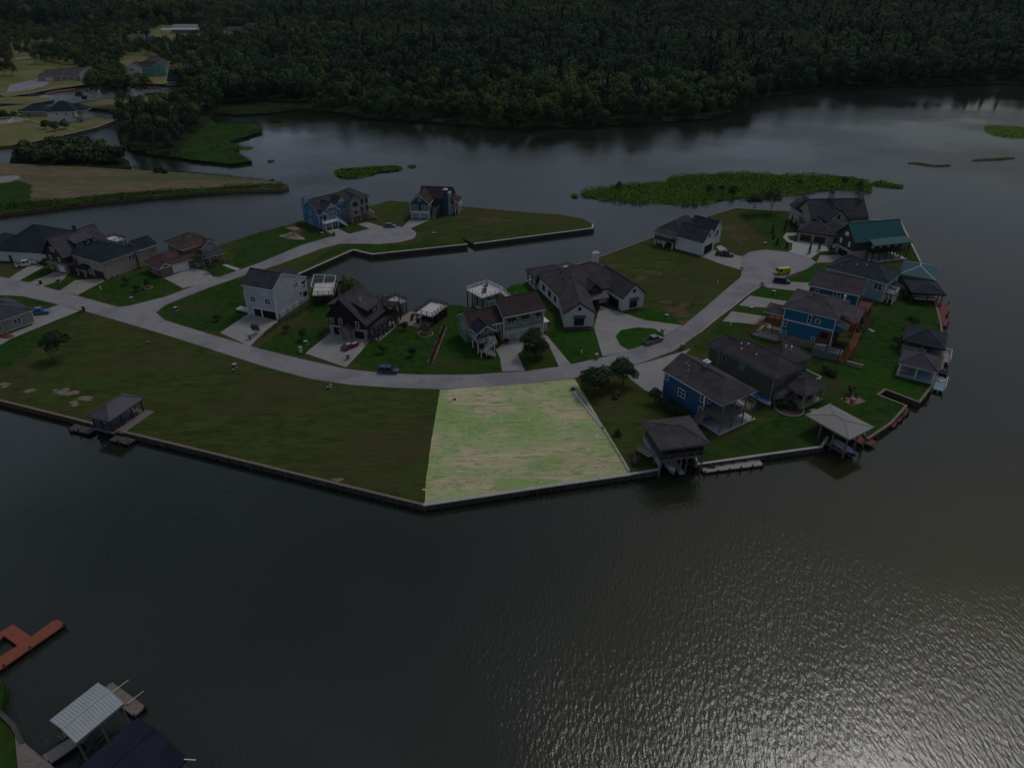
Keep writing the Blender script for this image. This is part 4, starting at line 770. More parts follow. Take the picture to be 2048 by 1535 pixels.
h = House('house', 'black timber house with steep brown gable roof and stone garage arches', -47.8, 167.1, -20)
h.trim = 'w_black'; h.body(0, 0, 11, 10.4, 2.7, 'stone_pale'); h.gable(0, 0, 11, 10.2, 5.3, 5.0, 'y', 'w_black', 'r_brown', ov=.55, z0=2.702, rf=.38, ze2=4.3, fascia='r_black')
h.garage('f', 0, 2.6, 2.6, 2.1, 'dark', 'stone_pale'); h.garage('f', 0, 8.9, 2.8, 2.1, 'dark', 'stone_pale'); h.door('f', 0, 5.9, 0, 1.1, 2.1, 'wood_dark', 'stone_pale'); h.win('f', 0, 1.0, 3.4, .9, 1.1, trim='trim', glass='glass'); h.win('f', 0, 3.6, 3.3, .8, 1.4, trim='trim'); h.win('f', 0, 8.6, 3.2, .8, 1.4, trim='trim')
h.box('dormer_wall', 'w_black', 8.2, 2.5, 5.2, 10.2, 7.6, 7.0); h.shed(5.4, 2.3, 10.9, 7.8, 9.2, 7.1, 'r_brown', 'x', fascia='r_black'); h.win('r', 10.2, 6.2, 5.6, .9, 1.0, trim='trim'); h.box('dormer_wall', 'w_black', .2, 1.2, 5.2, 2.4, 5, 7.6); h.shed(-.5, .9, 3.6, 5.2, 7.6, 9.0, 'r_brown', 'x', fascia='r_black')
h.gable(4.6, -2.4, 7.4, .2, 2.7, .9, 'y', None, 'r_tan', ov=.3, fascia='stone'); h.posts([(4.8,-2.2),(7.2,-2.2)], 0, 2.7, 'stone_pale', .4)
h.deck(11, 1, 14, 11, 3.0, 'wood_dark', 'w_black', rail='w_black', open_sides='frb', nx=1, ny=4); h.rail([(11.2,.4),(14.2,.4),(14.2,11.4)], .1, 'w_black'); h.box('patio', 'concrete', 11.02, .3, 0, 14.4, 11.5, .08); h.deck(7, 10.2, 14, 13.5, 5.2, 'wood_dark', 'w_black', rail='w_black', open_sides='frb', nx=3, ny=1); h.vents([(7.6, 4.2, 8.8)], 'white')
for u in (2.2, 4.1, 6, 8): h.win('r', 11, u, .7, .8, 1.3, trim='white', glass='glass_teal')

h = House('house', 'sage green two-storey house with maroon roofs over two pale garage doors', -2.1, 162.2, 24.5)
h.body(0, 0, 11.3, 9.6, 3.0, 'w_cream'); h.gable(0, 0, 11.3, 9.6, 7.2, 2.5, 'x', 'w_green', 'r_maroon', ov=.5, z0=3.002, gov=.35); h.garage('f', 0, 2.3, 2.5, 2.2, 'w_pale'); h.garage('f', 0, 5.6, 2.5, 2.2, 'w_pale'); h.garage('f', 0, 9.2, 2.2, 2.1, 'dark', 'w_cream')
for u, n_ in ((2.1, 2), (5.9, 2), (9.6, 1)): h.win('f', 0, u, 4.5, .85, 1.15, n_); h.awning('f', 0, u, 5.75, n_*1.0+.5, .8, 'r_maroon')
h.corner(0, 0, 11.3, 9.6, 7.2); h.vents([(6, 5.5, 9.9), (8.8, 7, 9.4)])
h.gable(-9.0, 0.6, 0, 8.6, 5.6, 2.2, 'x', 'w_green', 'r_maroon', ov=.5, z0=2.9, gov=.3); h.body(-9, 3.4, -3.5, 8.6, 2.898, 'w_green'); h.posts([(-.3, .9), (-2.6,.9)], 0, 2.9, 'w_cream', .35); h.win('f', .6, -1.8, 3.7, .85, 1.15, 2); h.win('l', -9, 5, 3.6, .9, 1.2)
h.gable(-8.6, -3.4, -3.8, 1.2, 5.6, 1.7, 'y', None, 'r_navy', ov=.35); h.deck(-8.6, -3.4, -3.8, .6, 2.9, 'wood', 'white', rail='white', open_sides='fl', nx=1, ny=1); h.posts([(-8.4,-3.2),(-4,-3.2)], 2.9, 5.6, 'wood_dark', .25); h.box('porch_wall', 'w_green', -8.5, .4, 2.9, -3.9, .58, 5.6); h.door('f', .4, -6.8, 2.9, 1.0, 2.1, 'glass'); h.win('f', .4, -4.8, 3.7, 1, 1.2)
h.stairs((-7.0,-4.6), (-4.2,-4.6), 1.4, 2.9, 1.2, 'wood', 'white'); h.box('landing', 'wood', -8.6, -5.6, 1.2, -7, -3.5, 1.4); h.stairs((-5.2,-6.2), (-7.6,-5.9), 0, 1.4, 1.2, 'wood', 'white'); h.posts([(-8.5,-5.5),(-7.1,-5.5),(-3.9,-5.3)], 0, 1.3, 'white', .2)
h.box('parapet_porch', 'w_cream', 11.32, 1.0, 0, 13.2, 5.6, 2.6); h.box('porch_roof', 'white', 11.3, .8, 2.602, 13.5, 5.8, 2.75)

h = House('house', 'white brick ranch house with dark brown gables around a curved drive', 13.9, 170.3, 3)
h.trim = 'wood_dark'; RB = 'r_brown'
h.gable(0, 0, 7.9, 14, 4.3, 2.7, 'y', 'brick_white', RB, ov=.4, fascia='wood_dark'); h.win('f', 0, 3.95, .7, 1.2, 2.2, 2, 'wood_dark'); h.awning('f', 0, 3.95, 3.0, 3.2, .9, 'm_blue'); h.win('f', 0, 3.95, 5.0, .6, .7, 1, 'wood_dark', cross=False)
h.box('planter', 'mulch', .2, -1.6, 0, 7.7, -.05, .25)
h.frame(-.1, 11.3, 17); h.hip(0, 0, 22, 15.2, 4.2, 5.2, 'brick_white', RB, ov=.5, axis='x', inset=8.5, fascia='wood_dark'); h.win('l', 0, 3, 1.2, .9, 1.5, 1, 'wood_dark'); h.win('l', 0, 7, 1.2, .8, 1.5, 2, 'wood_dark'); h.win('l', 0, 11.5, 1.2, .8, 1.5, 2, 'wood_dark'); h.chimney(15.2, 9.5, 6, 11.4, 1.7, 1.2, 'brick_white', 'trim'); h.vents([(3, 5, 6.6), (5, 4, 7.2), (4, 9, 7.0)], 'dark')
h.hip(-1.0, 15.2, 10, 22.5, 3.3, 2.2, None, RB, ov=.4, fascia='wood_dark'); h.posts([(-.8,15.6),(-.8,18.8),(-.8,22.2),(3,22.2),(6.5,22.2),(9.7,22.2)], 0, 3.3, 'wood_dark', .28); h.box('patio', 'concrete', -1.3, 15.3, 0, 10.2, 22.8, .12); h.box('outdoor_kitchen', 'wood_dark', 1, 19.5, .12, 4, 20.5, 1.1)
h.gable(8.2, -1.2, 12.2, 5, 4.6, 2.1, 'y', 'w_black', RB, ov=.4, z0=3.4, fascia='wood_dark'); h.win('f', -1.2, 10.2, 4.4, .8, 1.0, 2, 'wood_dark'); h.shed(7.6, -3.6, 13.4, -1.2, 3.0, 3.9, 'm_mauve', 'y', fascia='wood_dark'); h.posts([(7.9,-3.4),(10.4,-3.4),(13.1,-3.4)], 0, 3, 'wood_dark', .3); h.body(7.9, -1.1, 9.6, 0, 3.1, 'brick_white'); h.win('f', -1.1, 8.7, .8, .8, 1.8, 1, 'wood_dark'); h.door('f', 0, 11, 0, 1.4, 2.2, 'wood_dark')
h.frame(17.4, 9.2, 23); h.gable(0, 0, 7.0, 15, 4.3, 3.2, 'y', 'brick_white', RB, ov=.4, fascia='wood_dark'); h.win('f', 0, 3.5, .7, 1.1, 2.2, 2, 'wood_dark'); h.awning('f', 0, 3.5, 3.0, 2.9, .9, 'm_mauve'); h.win('f', 0, 3.5, 5.2, .6, .7, 1, 'wood_dark', cross=False); h.garage('l', 0, 4.6, 4.9, 2.3, 'dark', 'wood_dark'); h.box('planter', 'mulch', .3, -1.4, 0, 6.8, -.05, .2)

h = House('house', 'white gabled farmhouse-style house with dark open garage and black roof', 62.8, 223.7, 48)
h.trim = 'w_white'; h.gable(0, 0, 8.1, 10, 4.4, 3.6, 'y', 'w_white', 'r_dark', ov=.35, fascia='white'); h.garage('f', 0, 4.0, 4.8, 2.5, 'dark', 'wood_dark'); h.win('f', 0, 4.0, 5.2, .6, 1.2, 1, 'wood_dark')
h.hip(1, 10, 15.5, 17.5, 4.8, 3.2, 'w_white', 'r_dark', ov=.4, fascia='white'); h.gable(10.6, 2.0, 16.2, 11, 5.0, 2.8, 'y', 'w_white', 'r_dark', ov=.35, fascia='white'); h.win('f', 2.0, 13.4, 3.2, .7, 1.6, 1, 'wood_dark'); h.body(8.12, 6, 10.58, 11, 4.2, 'w_white'); h.shed(8, 5.4, 10.6, 11, 3.2, 5.2, 'r_dark', 'y'); h.door('f', 6, 9.3, .9, 1.0, 2.1, 'wood_dark'); h.stairs((9.3,2.4), (9.3,5.6), 0, .9, 2.2, 'concrete', 'wood_dark')
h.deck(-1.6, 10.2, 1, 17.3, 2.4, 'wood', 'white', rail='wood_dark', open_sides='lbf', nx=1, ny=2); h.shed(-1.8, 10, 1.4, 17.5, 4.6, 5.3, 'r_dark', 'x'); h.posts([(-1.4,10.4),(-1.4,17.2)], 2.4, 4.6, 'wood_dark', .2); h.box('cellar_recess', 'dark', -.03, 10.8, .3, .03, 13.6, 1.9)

h = House('house', 'large stone house with dark roofs, half-timber gable and two tall chimneys', 99.7, 238.7, -26)
h.trim = 'wood_dark'; h.hip(0, 0, 10.5, 9, 3.1, 3.0, 'stone_pale', 'r_dark', ov=.5, fascia='wood_dark'); h.garage('f', 0, 2.6, 3.6, 2.3, 'wood_dark', 'stone_pale'); h.garage('f', 0, 7.2, 3.6, 2.3, 'wood_dark', 'stone_pale'); h.posts([(.3,-.3),(4.9,-.3),(9.6,-.3)], 0, 2.9, 'stone_pale', .6)
h.frame(10.2, 0.2, 38); h.hip(0, 0, 8.2, 8, 3.1, 2.8, 'stone_pale', 'r_dark', ov=.5, fascia='wood_dark'); h.garage('f', 0, 3.2, 3.4, 2.3, 'wood_dark', 'stone_pale')
h.frame(3, 8, 30); h.gable(0, 0, 20, 12, 5.8, 4.8, 'x', 'stone_pale', 'r_dark', ov=.5, fascia='wood_dark'); h.gable(4.2, -2.6, 12, 4, 5.6, 3.8, 'y', 'w_cream', 'r_dark', ov=.45, fascia='wood_dark'); h.win('f', -2.6, 8.1, 6.4, .8, 1.3, 1, 'wood_dark')
for u in (5.6, 6.9, 9.3, 10.6): h.box('timber', 'wood_dark', u-.08, -2.66, 5.62, u+.08, -2.58, 7.3 if 6 < u < 10 else 6.4)
h.box('timber', 'wood_dark', 4.6, -2.66, 5.4, 11.6, -2.585, 5.6); h.win('f', 0, 2.2, 3.6, .8, 1.2, 1, 'wood_dark'); h.gable(1, -1.2, 3.6, 3, 5.0, 1.4, 'y', 'w_cream', 'r_dark', ov=.25, fascia='wood_dark'); h.chimney(8.6, 6.4, 7, 13, 1.7, 1.1, 'stone_pale', 'wood_dark'); h.chimney(19.3, 6.0, 6, 13.2, 1.5, 1.1, 'stone', 'wood_dark')
h.frame(-1.5, 15.5, 30); h.gable(0, 0, 8, 9, 5.6, 3.0, 'y', 'w_cream', 'r_dark', ov=.4, fascia='wood_dark'); h.win('f', 0, 4, 3.4, .8, 1.8, 2, 'wood_dark'); h.deck(-.5, -3, 8, -.05, 2.9, 'wood', 'stone_pale', rail='wood_dark', open_sides='fl'); h.chimney(2, 6, 6, 9.6, .8, .8, 'stone_pale', 'wood_dark')

h = House('house', 'dark log house with bright teal metal roof and long upper porch', 110.4, 219.4, 15)
h.trim = 'w_log'; h.body(0, 0, 12, 8.6, 3.0, 'stone_pale'); h.gable(0, 0, 18.5, 8.6, 6.6, 4.0, 'x', 'w_log', 'm_teal', ov=.8, z0=3.002, gov=.6, fascia='w_log'); h.garage('l', 0, 4.2, 4.4, 2.2, 'dark', 'stone_pale'); h.win('l', 0, 2.2, 4.0, .7, 1.4, 1, 'trim', 'white'); h.win('l', 0, 6.4, 4.0, .7, 1.4, 1, 'trim', 'white'); h.win('l', 0, 4.3, 7.0, .7, 1.1, 2, 'trim', 'white')
h.shed(5.2, -3.4, 19.2, -.2, 5.5, 6.6, 'm_teal2', 'y', ov=.3, fascia='w_log'); h.deck(5.4, -3.2, 19, -.02, 3.0, 'wood_dark', 'w_log', rail='w_log', open_sides='frl', nx=5, ny=1); h.posts([(5.6,-3),(9,-3),(12.4,-3),(15.8,-3),(18.8,-3)], 3, 5.5, 'w_log', .2); h.posts([(12.4,.4),(15.5,.4),(18.2,.4),(18.2,8.2)], 0, 3, 'w_log', .3)
for u in (7.5, 10.5, 13.5, 16.5): h.win('f', 0, u, 3.5, .9, 1.7, 1, 'trim', 'white')
h.box('patio', 'concrete', 6, -3.8, 0, 18.8, 8.5, .06); h.box('cellar_wall', 'w_wood', 12.02, 3.4, .06, 18.3, 8.5, 2.98); ribs = MB()
for i in range(32): y_ = -.7+.05; ribs.beam((-.5+i*.63, -.7, 6.35), (-.5+i*.63, 4.25, 10.9), .05, .06)
h.part(ribs, 'standing_seam', 'm_teal')

h = House('house', 'house with slate hip roof and white bay beside the boathouses', 93.8, 198.0, -43)
h.hip(0, 0, 16.5, 10.5, 5.8, 3.2, 'w_bluegrey', 'r_slate', ov=.6, ridge_mat='r_slate'); h.hip(-.5, 6, 6, 12, 5.6, 2.6, 'w_white2', 'r_slate', ov=.5); h.win('r', 16.5, 2.2, 3.6, 1.0, 1.7); h.win('f', 0, 14.6, 3.4, 1.0, 1.7, 2); h.body(16.52, 4, 18.6, 8.4, 2.9, 'w_white2'); h.shed(16.4, 3.8, 19, 8.6, 3.6, 2.9, 'r_slate', 'x'); h.win('r', 18.6, 6.2, .8, 1, 1.5); h.win('f', 4, 17.6, .8, .8, 1.5)
h.deck(16.6, .3, 19.4, 3.8, 3.0, 'wood', 'white', rail='white', open_sides='frb'); h.vents([(6.6, 3, 7.4), (9.2, 3.6, 7.8), (8.6, 6.5, 8.2)], 'white'); h.corner(0, 0, 16.5, 10.5, 5.8)

h = House('house', 'deep blue narrow house with brown gable roof between slate-roofed and bright blue houses', 82.3, 181.9, -33)
h.gable(0, 0, 12.6, 10.2, 7.4, 2.4, 'x', 'w_deep', 'r_brown', ov=.5, gov=.5); h.win('f', 0, 7.2, 5.0, .85, 1.7, 2); h.win('f', 0, 2, 4.8, .85, 1.5); h.corner(0, 0, 12.6, 10.2, 7.4); h.box('recess_panel', 'w_navy', 12.55, 1.2, .3, 12.63, 9, 6.6); h.win('r', 12.63, 8, 4.6, .9, 1.5); h.win('r', 12.63, 3, 1.2, .9, 1.5)
h.deck(12.65, .4, 16, 7.5, 3.0, 'wood_red', 'wood_dark', rail='wood_dark', open_sides='frb', nx=1, ny=3); h.stairs((17.6,-3.4), (14.4,.2), 0, 3.0, 1.3, 'wood_red', 'wood_dark'); h.garage('l', 0, 5, 4.6, 2.2, 'white')

h = House('house', 'bright blue house on a stone base with orange wooden stairs and decks', 68.9, 163.2, -33.5)
h.body(0, -.3, 12.2, 12.6, 1.9, 'stone'); h.hip(0, 0, 12.2, 12.4, 9.2, 2.6, 'w_bright', 'r_brown', ov=.6, z0=1.902, inset=5.6, axis='x'); h.box('trim_band', 'white', -.08, -.1, 5.9, 12.3, -.005, 6.2); h.corner(0, 0, 12.2, 12.4, 9.2, z0=1.9)
h.win('f', 0, 6.2, 6.6, .7, 1.9); h.win('f', 0, 8.2, 7.0, 1.0, 1.0); h.win('f', 0, .7, 4.2, .6, 1.7); h.win('f', 0, .9, 2.4, 1.0, .5, cross=False); h.win('f', 0, 8.0, 2.4, .7, .6, cross=False); h.hip(-5, 1.5, -.02, 6.5, 6.2, 1.6, None, 'r_brown', ov=.4)
h.deck(-4.8, 1.6, -.05, 6.3, 3.4, 'wood_orange', 'wood_orange', rail='wood_orange', open_sides='flb', nx=2, ny=2); h.posts([(-4.6,1.8),(-4.6,6.1),(-2.4,1.8)], 3.4, 6.2, 'wood_orange', .2); h.stairs((-7.4,-.6), (-4.9,2.6), 0, 3.4, 1.3, 'wood_orange'); h.box('patio', 'stone_pale', -6.5, -1.2, 0, -.02, 6, .5)
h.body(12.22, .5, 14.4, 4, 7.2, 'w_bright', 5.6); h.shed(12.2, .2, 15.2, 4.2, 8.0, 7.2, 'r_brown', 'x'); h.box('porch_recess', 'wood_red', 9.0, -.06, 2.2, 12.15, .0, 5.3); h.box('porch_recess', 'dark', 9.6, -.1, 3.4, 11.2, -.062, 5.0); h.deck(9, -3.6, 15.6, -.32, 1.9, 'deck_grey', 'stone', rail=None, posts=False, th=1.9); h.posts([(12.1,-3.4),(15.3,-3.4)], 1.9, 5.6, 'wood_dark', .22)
h.deck(12.25, 4, 16.5, 11, 5.2, 'wood_orange', 'wood_dark', rail='wood_orange', open_sides='frb', nx=1, ny=2); h.shed(12.2, 4.2, 16.8, 11.2, 9.2, 8.2, 'r_warm', 'x'); h.posts([(16.3,4.3),(16.3,10.8)], 5.2, 8.2, 'wood_dark', .2); h.stairs((17.3,-1.6), (17.3,3.8), 3.2, 5.2, 1.3, 'wood_orange'); h.stairs((16.4,-4.8), (17.0,-1.8), 0, 3.2, 1.3, 'wood_orange'); h.box('landing', 'wood_orange', 16.6, -1.9, 3.0, 18, -1.5, 3.2); h.posts([(17.9,-1.7),(16.7,3.7),(17.9,3.7)], 0, 3.1, 'wood_orange', .2)
h.box('retaining_wall', 'stone', 15.62, -4.2, 0, 21, -3.6, 1.0); h.chimney(11.6, 10.6, 9, 11.2, .4, .4, 'white', 'white'); h.vents([(4.5, 5, 11.2)])

h = House('house', 'olive drab house with large brown hip roof and covered back porch', 48.4, 145.6, -57)
h.trim = 'w_greige'; h.hip(0, 0, 15.6, 8.5, 6.6, 3.2, 'w_olive', 'r_brown', ov=.5, axis='x', inset=3.6); h.hip(6.5, 5, 13.5, 14.4, 6.6, 3.6, 'w_olive', 'r_warm', ov=.5); h.hip(-4, 1, 0, 7.5, 5.6, 2.8, 'w_olive', 'r_brown', ov=.5, axis='x', inset=2.2)
h.win('f', 0, 1.6, 4.2, .9, 1.3); h.win('f', 0, 6.8, 4.6, 1.2, 1.3, 1, glass='glass_teal', cross=False); h.win('f', 0, 5.4, 1.2, .8, 1.2, 2); h.win('r', 15.6, 2.4, 4.9, .6, .9, 3); h.corner(0, 0, 15.6, 8.5, 6.6); h.shed(15.4, .6, 17.6, 4, 3.6, 2.9, 'r_brown', 'x'); h.win('r', 15.6, 2.2, .9, 1.1, 1.2); h.box('bay', 'w_greige', 15.62, .9, 0, 16.8, 3.6, 2.8)
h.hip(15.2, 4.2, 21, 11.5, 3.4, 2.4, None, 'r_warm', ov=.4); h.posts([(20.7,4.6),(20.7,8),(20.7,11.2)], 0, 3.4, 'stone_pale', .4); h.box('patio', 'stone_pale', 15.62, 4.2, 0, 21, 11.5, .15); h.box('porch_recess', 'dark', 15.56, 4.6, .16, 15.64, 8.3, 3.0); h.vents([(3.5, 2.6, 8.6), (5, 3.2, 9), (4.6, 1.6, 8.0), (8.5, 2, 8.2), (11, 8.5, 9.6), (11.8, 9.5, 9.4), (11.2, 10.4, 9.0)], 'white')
h.part(MB().beam((13.6,12.4,3.3),(17.6,12.4,3.3),.16).beam((17.6,12.4,3.3),(17.6,14.4,3.3),.16).beam((17.6,14.4,3.3),(13.6,14.4,3.3),.16), 'pergola', 'trim'); h.posts([(17.5,12.5),(17.5,14.3)], 0, 3.3, 'trim', .16)

h = House('house', 'blue lakefront house with brown roof, white trim and grey two-level deck', 33.6, 135.0, -56.5)
h.gable(0, 0, 11.9, 9.4, 7.3, 2.3, 'x', 'w_blue', 'r_brown', ov=.55, gov=.3); RW = 'r_brown'
v = [(11.9,-.55,7.24),(11.9,4.7,9.85),(11.9,9.95,7.24),(16.8,-.55,7.14),(16.8,9.95,7.14)]
h.corner(0, 0, 11.9, 9.4, 7.3); roof_ = MB().add([(11.8,-.56,7.3),(16.9,-.56,7.3),(16.9,9.96,7.3),(11.8,9.96,7.3),(12.0,4.7,9.96),(11.8,-.56,7.16),(16.9,-.56,7.16),(16.9,9.96,7.16),(11.8,9.96,7.16)], [(0,1,4),(1,2,4),(2,3,4),(0,4,3),(5,6,1,0),(6,7,2,1),(7,8,3,2),(5,8,7,6)]); rr = h.part(roof_, 'roof', RW); h.part(MB().box(11.9, -.53, 6.95, 16.86, 9.93, 7.155), 'fascia', 'white', rr)
h.win('f', 0, .8, 5.3, .8, 1.6); h.win('f', 0, 11.2, 5.0, .8, 1.6); h.win('f', 0, 5.5, 3.3, .9, 1.7, 2); h.win('f', 0, 11.2, 1.9, .8, 1.6); h.win('r', 11.9, 1.5, 4.6, .9, 1.5); h.win('r', 11.9, 1.5, 1.2, 1.0, 1.5, 2); h.win('r', 11.9, 7.8, 4.4, 1.0, 1.5); h.door('r', 11.9, 5, 3.3, 1.8, 2.1, 'glass')
h.deck(11.95, 0, 17, 10.6, 3.2, 'deck_grey', 'deck_grey', rail='wood', open_sides='frb', nx=1, ny=3); h.posts([(16.8,.2),(16.8,3.6),(16.8,7),(16.8,10.4)], 3.2, 7.0, 'deck_grey', .2); h.box('patio', 'concrete', 12, -.3, 0, 17.3, 10.9, .08); h.stairs((12.6,-4.6), (12.6,-.1), 0, 3.2, 1.4, 'wood', 'wood')
h.chimney(6.8, 5.0, 8.6, 11.0, 1.2, 1.0, 'pale_blue', 'white'); h.vents([(4, 2.6, 8.9), (3, 3, 9.0), (4.8, 1.8, 8.4)]); h.garage('l', 0, 4.5, 5, 2.3, 'white'); h.body(-.25, 1, -.02, 8.5, 3, 'w_blue'); h.box('patio_table', 'trim', 14.0, 6.6, 3.8, 15.6, 8.4, 3.9); h.box('patio_table', 'trim', 14.7, 7.4, 3.2, 14.9, 7.6, 3.79)

h = House('house', 'sky blue cul-de-sac house with white-trimmed gables and curved white stairs', -69.8, 251.0, 46)
h.gable(0, 0, 11.5, 11, 5.6, 3.6, 'x', 'w_mid', 'r_dark', ov=.5, fascia='white'); h.gable(1.2, -1.6, 7.6, 4, 5.8, 2.9, 'y', 'w_mid', 'r_dark', ov=.45, fascia='white'); h.gable(7.6, -.8, 11.4, 4, 7.6, 2.0, 'y', 'w_mid', 'r_dark', ov=.4, fascia='white'); h.gable(-.3, -1.9, 2.0, 1, 5.4, 1.0, 'y', None, 'r_dark', ov=.25, fascia='white')
h.win('f', -1.6, 4.6, 3.9, .8, 1.6, 4); h.win('f', -.8, 9.5, 7.4, .8, 1.2); h.win('f', -.8, 8.4, 3.8, .7, 1.6); h.win('f', -.8, 10.6, 3.4, .7, 1.6); h.win('l', 0, 5.5, 3.8, .8, 1.5); h.win('l', 0, 9.6, 4, .7, 1.4); h.win('l', 0, 6, .8, .8, 1.3, 2); h.part(MB().beam((3.0,-2.05,7.4),(5.8,-2.05,7.4),.16).beam((4.4,-2.05,7.4),(4.4,-2.05,8.6),.14), 'gable_trim', 'white'); h.part(MB().beam((8.4,-1.2,8.3),(10.6,-1.2,8.3),.14).beam((9.5,-1.2,8.3),(9.5,-1.2,9.4),.14), 'gable_trim', 'white')
h.deck(-.2, -4.0, 5.4, -1.62, 2.8, 'white', 'white', rail='white', open_sides='fl', nx=2, ny=1); h.stairs((8.6,-4.2), (5.4,-3.2), 0, 2.8, 1.6, 'white', 'white'); h.door('f', -1.6, 1.4, 2.8, 1.4, 2.2, 'dark'); h.box('car_port', 'w_bluegrey', .2, -1.66, 0, 5, -1.61, 2.5); h.corner(0, 0, 11.5, 11, 5.5); h.chimney(-.2, 9.2, 5.6, 9.8, .9, .9, 'pale_blue', 'pale_blue'); h.box('trim_brick', 'brick', 7.7, -.9, 0, 11.4, -.82, .9)

h = House('house', 'tall narrow greige three-storey house with outside stairs beside the sky blue house', -60.4, 257.6, 42)
h.trim = 'w_greige'; h.hip(0, 0, 8.6, 9.5, 8.2, 3.0, 'w_greige', 'r_grey', ov=.5); h.gable(.4, -1.0, 4.6, 4, 8.0, 2.2, 'y', 'w_tan', 'r_grey', ov=.35); h.body(.4, -1.4, 4.5, -1.02, 5.0, 'w_tan', 4.4); h.win('f', -1.0, 2.5, 6.0, .9, 1.3, 2, 'wood_dark'); h.win('f', -1.0, 2.5, 3.2, .7, 1.2, 1, 'wood_dark'); h.win('f', 0, 6, 6.0, .6, 1.5, 1, 'wood_dark'); h.win('f', 0, 8, 6.2, .6, 1.4, 1, 'wood_dark'); h.win('f', 0, 8, 3.4, .6, 1.4, 1, 'wood_dark'); h.door('f', 0, 5.6, 2.8, 1, 2.1, 'wood_dark'); h.garage('f', -1.0, 2.5, 3.2, 2.1, 'dark', 'w_tan')
h.deck(4.8, -1.6, 6.8, -.02, 2.8, 'wood', 'wood', rail='wood', open_sides='fl', nx=1, ny=1); h.stairs((10.4,-3.2), (6.9,-.9), 0, 2.8, 1.3, 'wood', 'wood'); h.stairs((12.2,2.5), (8.7,4.5), 0, 2.8, 1.2, 'wood', 'white'); h.box('wall_base', 'stone', .38, -1.06, 0, 4.62, -1.005, 1.8)

h = House('house', 'navy house with white garage trim and red-brown roof at the end of the cul-de-sac', -38.1, 263.0, -8)
h.gable(0, 0, 7.0, 9, 5.9, 3.2, 'y', 'w_navy', 'r_maroon', ov=.45, fascia='white', gov=.3); h.gable(2.2, 6.5, 14, 13.5, 6.2, 3.0, 'x', 'w_navy', 'r_maroon', ov=.4, fascia='w_navy'); h.box('trim_band', 'white', -.05, -.09, 2.5, 7.05, -.005, 2.9); h.garage('f', 0, 1.9, 2.7, 2.2, 'w_bluegrey'); h.garage('f', 0, 5.2, 2.7, 2.2, 'w_bluegrey'); h.win('f', 0, 1.7, 3.6, .85, 1.5, 2); h.win('f', 0, 5.4, 3.4, .85, 1.5, 2); h.win('f', 0, 3.6, 6.7, .9, 1.3); h.win('r', 7, 3, 3.8, .7, 1.4); h.corner(0, 0, 7, 9, 5.8)
h.chimney(12.2, 6.2, 0, 9.6, 1.4, 1.2, 'w_navy', 'white'); h.body(13.0, 6.0, 14.0, 9, 8.4, 'w_bluegrey'); h.deck(14.02, 7, 17, 13, 2.8, 'wood', 'white', rail='white', open_sides='frb'); h.deck(7.3, 3.6, 9.6, 6.4, 2.6, 'wood', 'wood', rail='wood', open_sides='fr', nx=1, ny=1); h.stairs((8.6,-.6), (8.6,3.5), 0, 2.6, 1.2, 'wood'); h.shed(14.2, 7, 17.2, 13, 5.6, 5.0, 'r_maroon', 'x'); h.posts([(16.9,7.2),(16.9,12.8)], 2.8, 5.0, 'white', .18)

h = House('house', 'tan bungalow with grey hip roof at the left edge by the blue pickup', -133.6, 167.4, 55)
h.hip(-16, 0, 7.6, 14, 3.4, 3.0, 'w_tan', 'r_grey', ov=.5); h.win('f', 0, -1.2, 1.2, .9, 1.3, 2); h.win('f', 0, 3.6, 1.2, .9, 1.3, 2); h.win('f', 0, -7, 1.2, .9, 1.3, 2); h.garage('r', 7.6, 5, 4.8, 2.2, 'white'); h.corner(-16, 0, 7.6, 14, 3.3); h.box('foundation', 'concrete', -16.1, -.12, 0, 7.7, -.02, .3); h.hip(-6, 6, 6, 14, 3.5, 3.6, None, 'r_grey', ov=.4)

# --- far houses across the canal
def farhouse(label, px, py, yaw, parts, cat='house'):
    h = House('house', label, *G(px, py), yaw, cat); parts(h); return h
farhouse('white house with dark teal hip roof and stacked porches on the far canal point', 101, 246, 10, lambda h: (h.hip(0, 0, 15, 12, 6, 5.2, 'w_white2', 'r_teal'), h.hip(8, 4, 20, 13, 5.6, 3.6, None, 'r_teal'), h.deck(13.5, -.6, 19, 4, 3, 'wood', 'trim', rail='trim'), h.posts([(13.7,-.4),(18.8,-.4),(18.8,3.8)], 3, 5.4, 'brick', .4), h.win('f', 0, 5, 4.2, .9, 1.3), h.win('f', 0, 10, 4, .9, 1.3), h.win('f', 0, 8, 1, .9, 1.3, 2)))
farhouse('small teal-roofed pavilion left of the far white house', 45, 233, 5, lambda h: (h.hip(0, 0, 15, 9, 2.8, 3.2, 'w_tan', 'r_teal', ov=.8), h.door('f', 0, 4, 0, 1, 2.1, 'wood_dark'), h.win('f', 0, 9, 1, 1, 1.2)))
farhouse('tan ranch house with pale roof beside the far canal', 78, 163, 14, lambda h: (h.hip(0, 0, 18, 12, 3.4, 4.6, 'w_tan', 'r_tan'), h.gable(14, 1, 34, 13, 3.4, 4.8, 'x', 'w_tan', 'r_tan', fascia='trim'), h.gable(31, -3, 41, 12, 4.6, 4.0, 'y', 'w_white2', 'r_tan'), h.win('f', -3, 36, 3, 1, 1.6), h.win('f', 1, 22, 1, 1, 1.4, 2), h.posts([(17,-1),(22,-1),(27,-1)], 0, 3.2, 'trim', .3), h.garage('f', 0, 8, 5, 2.3, 'trim')))
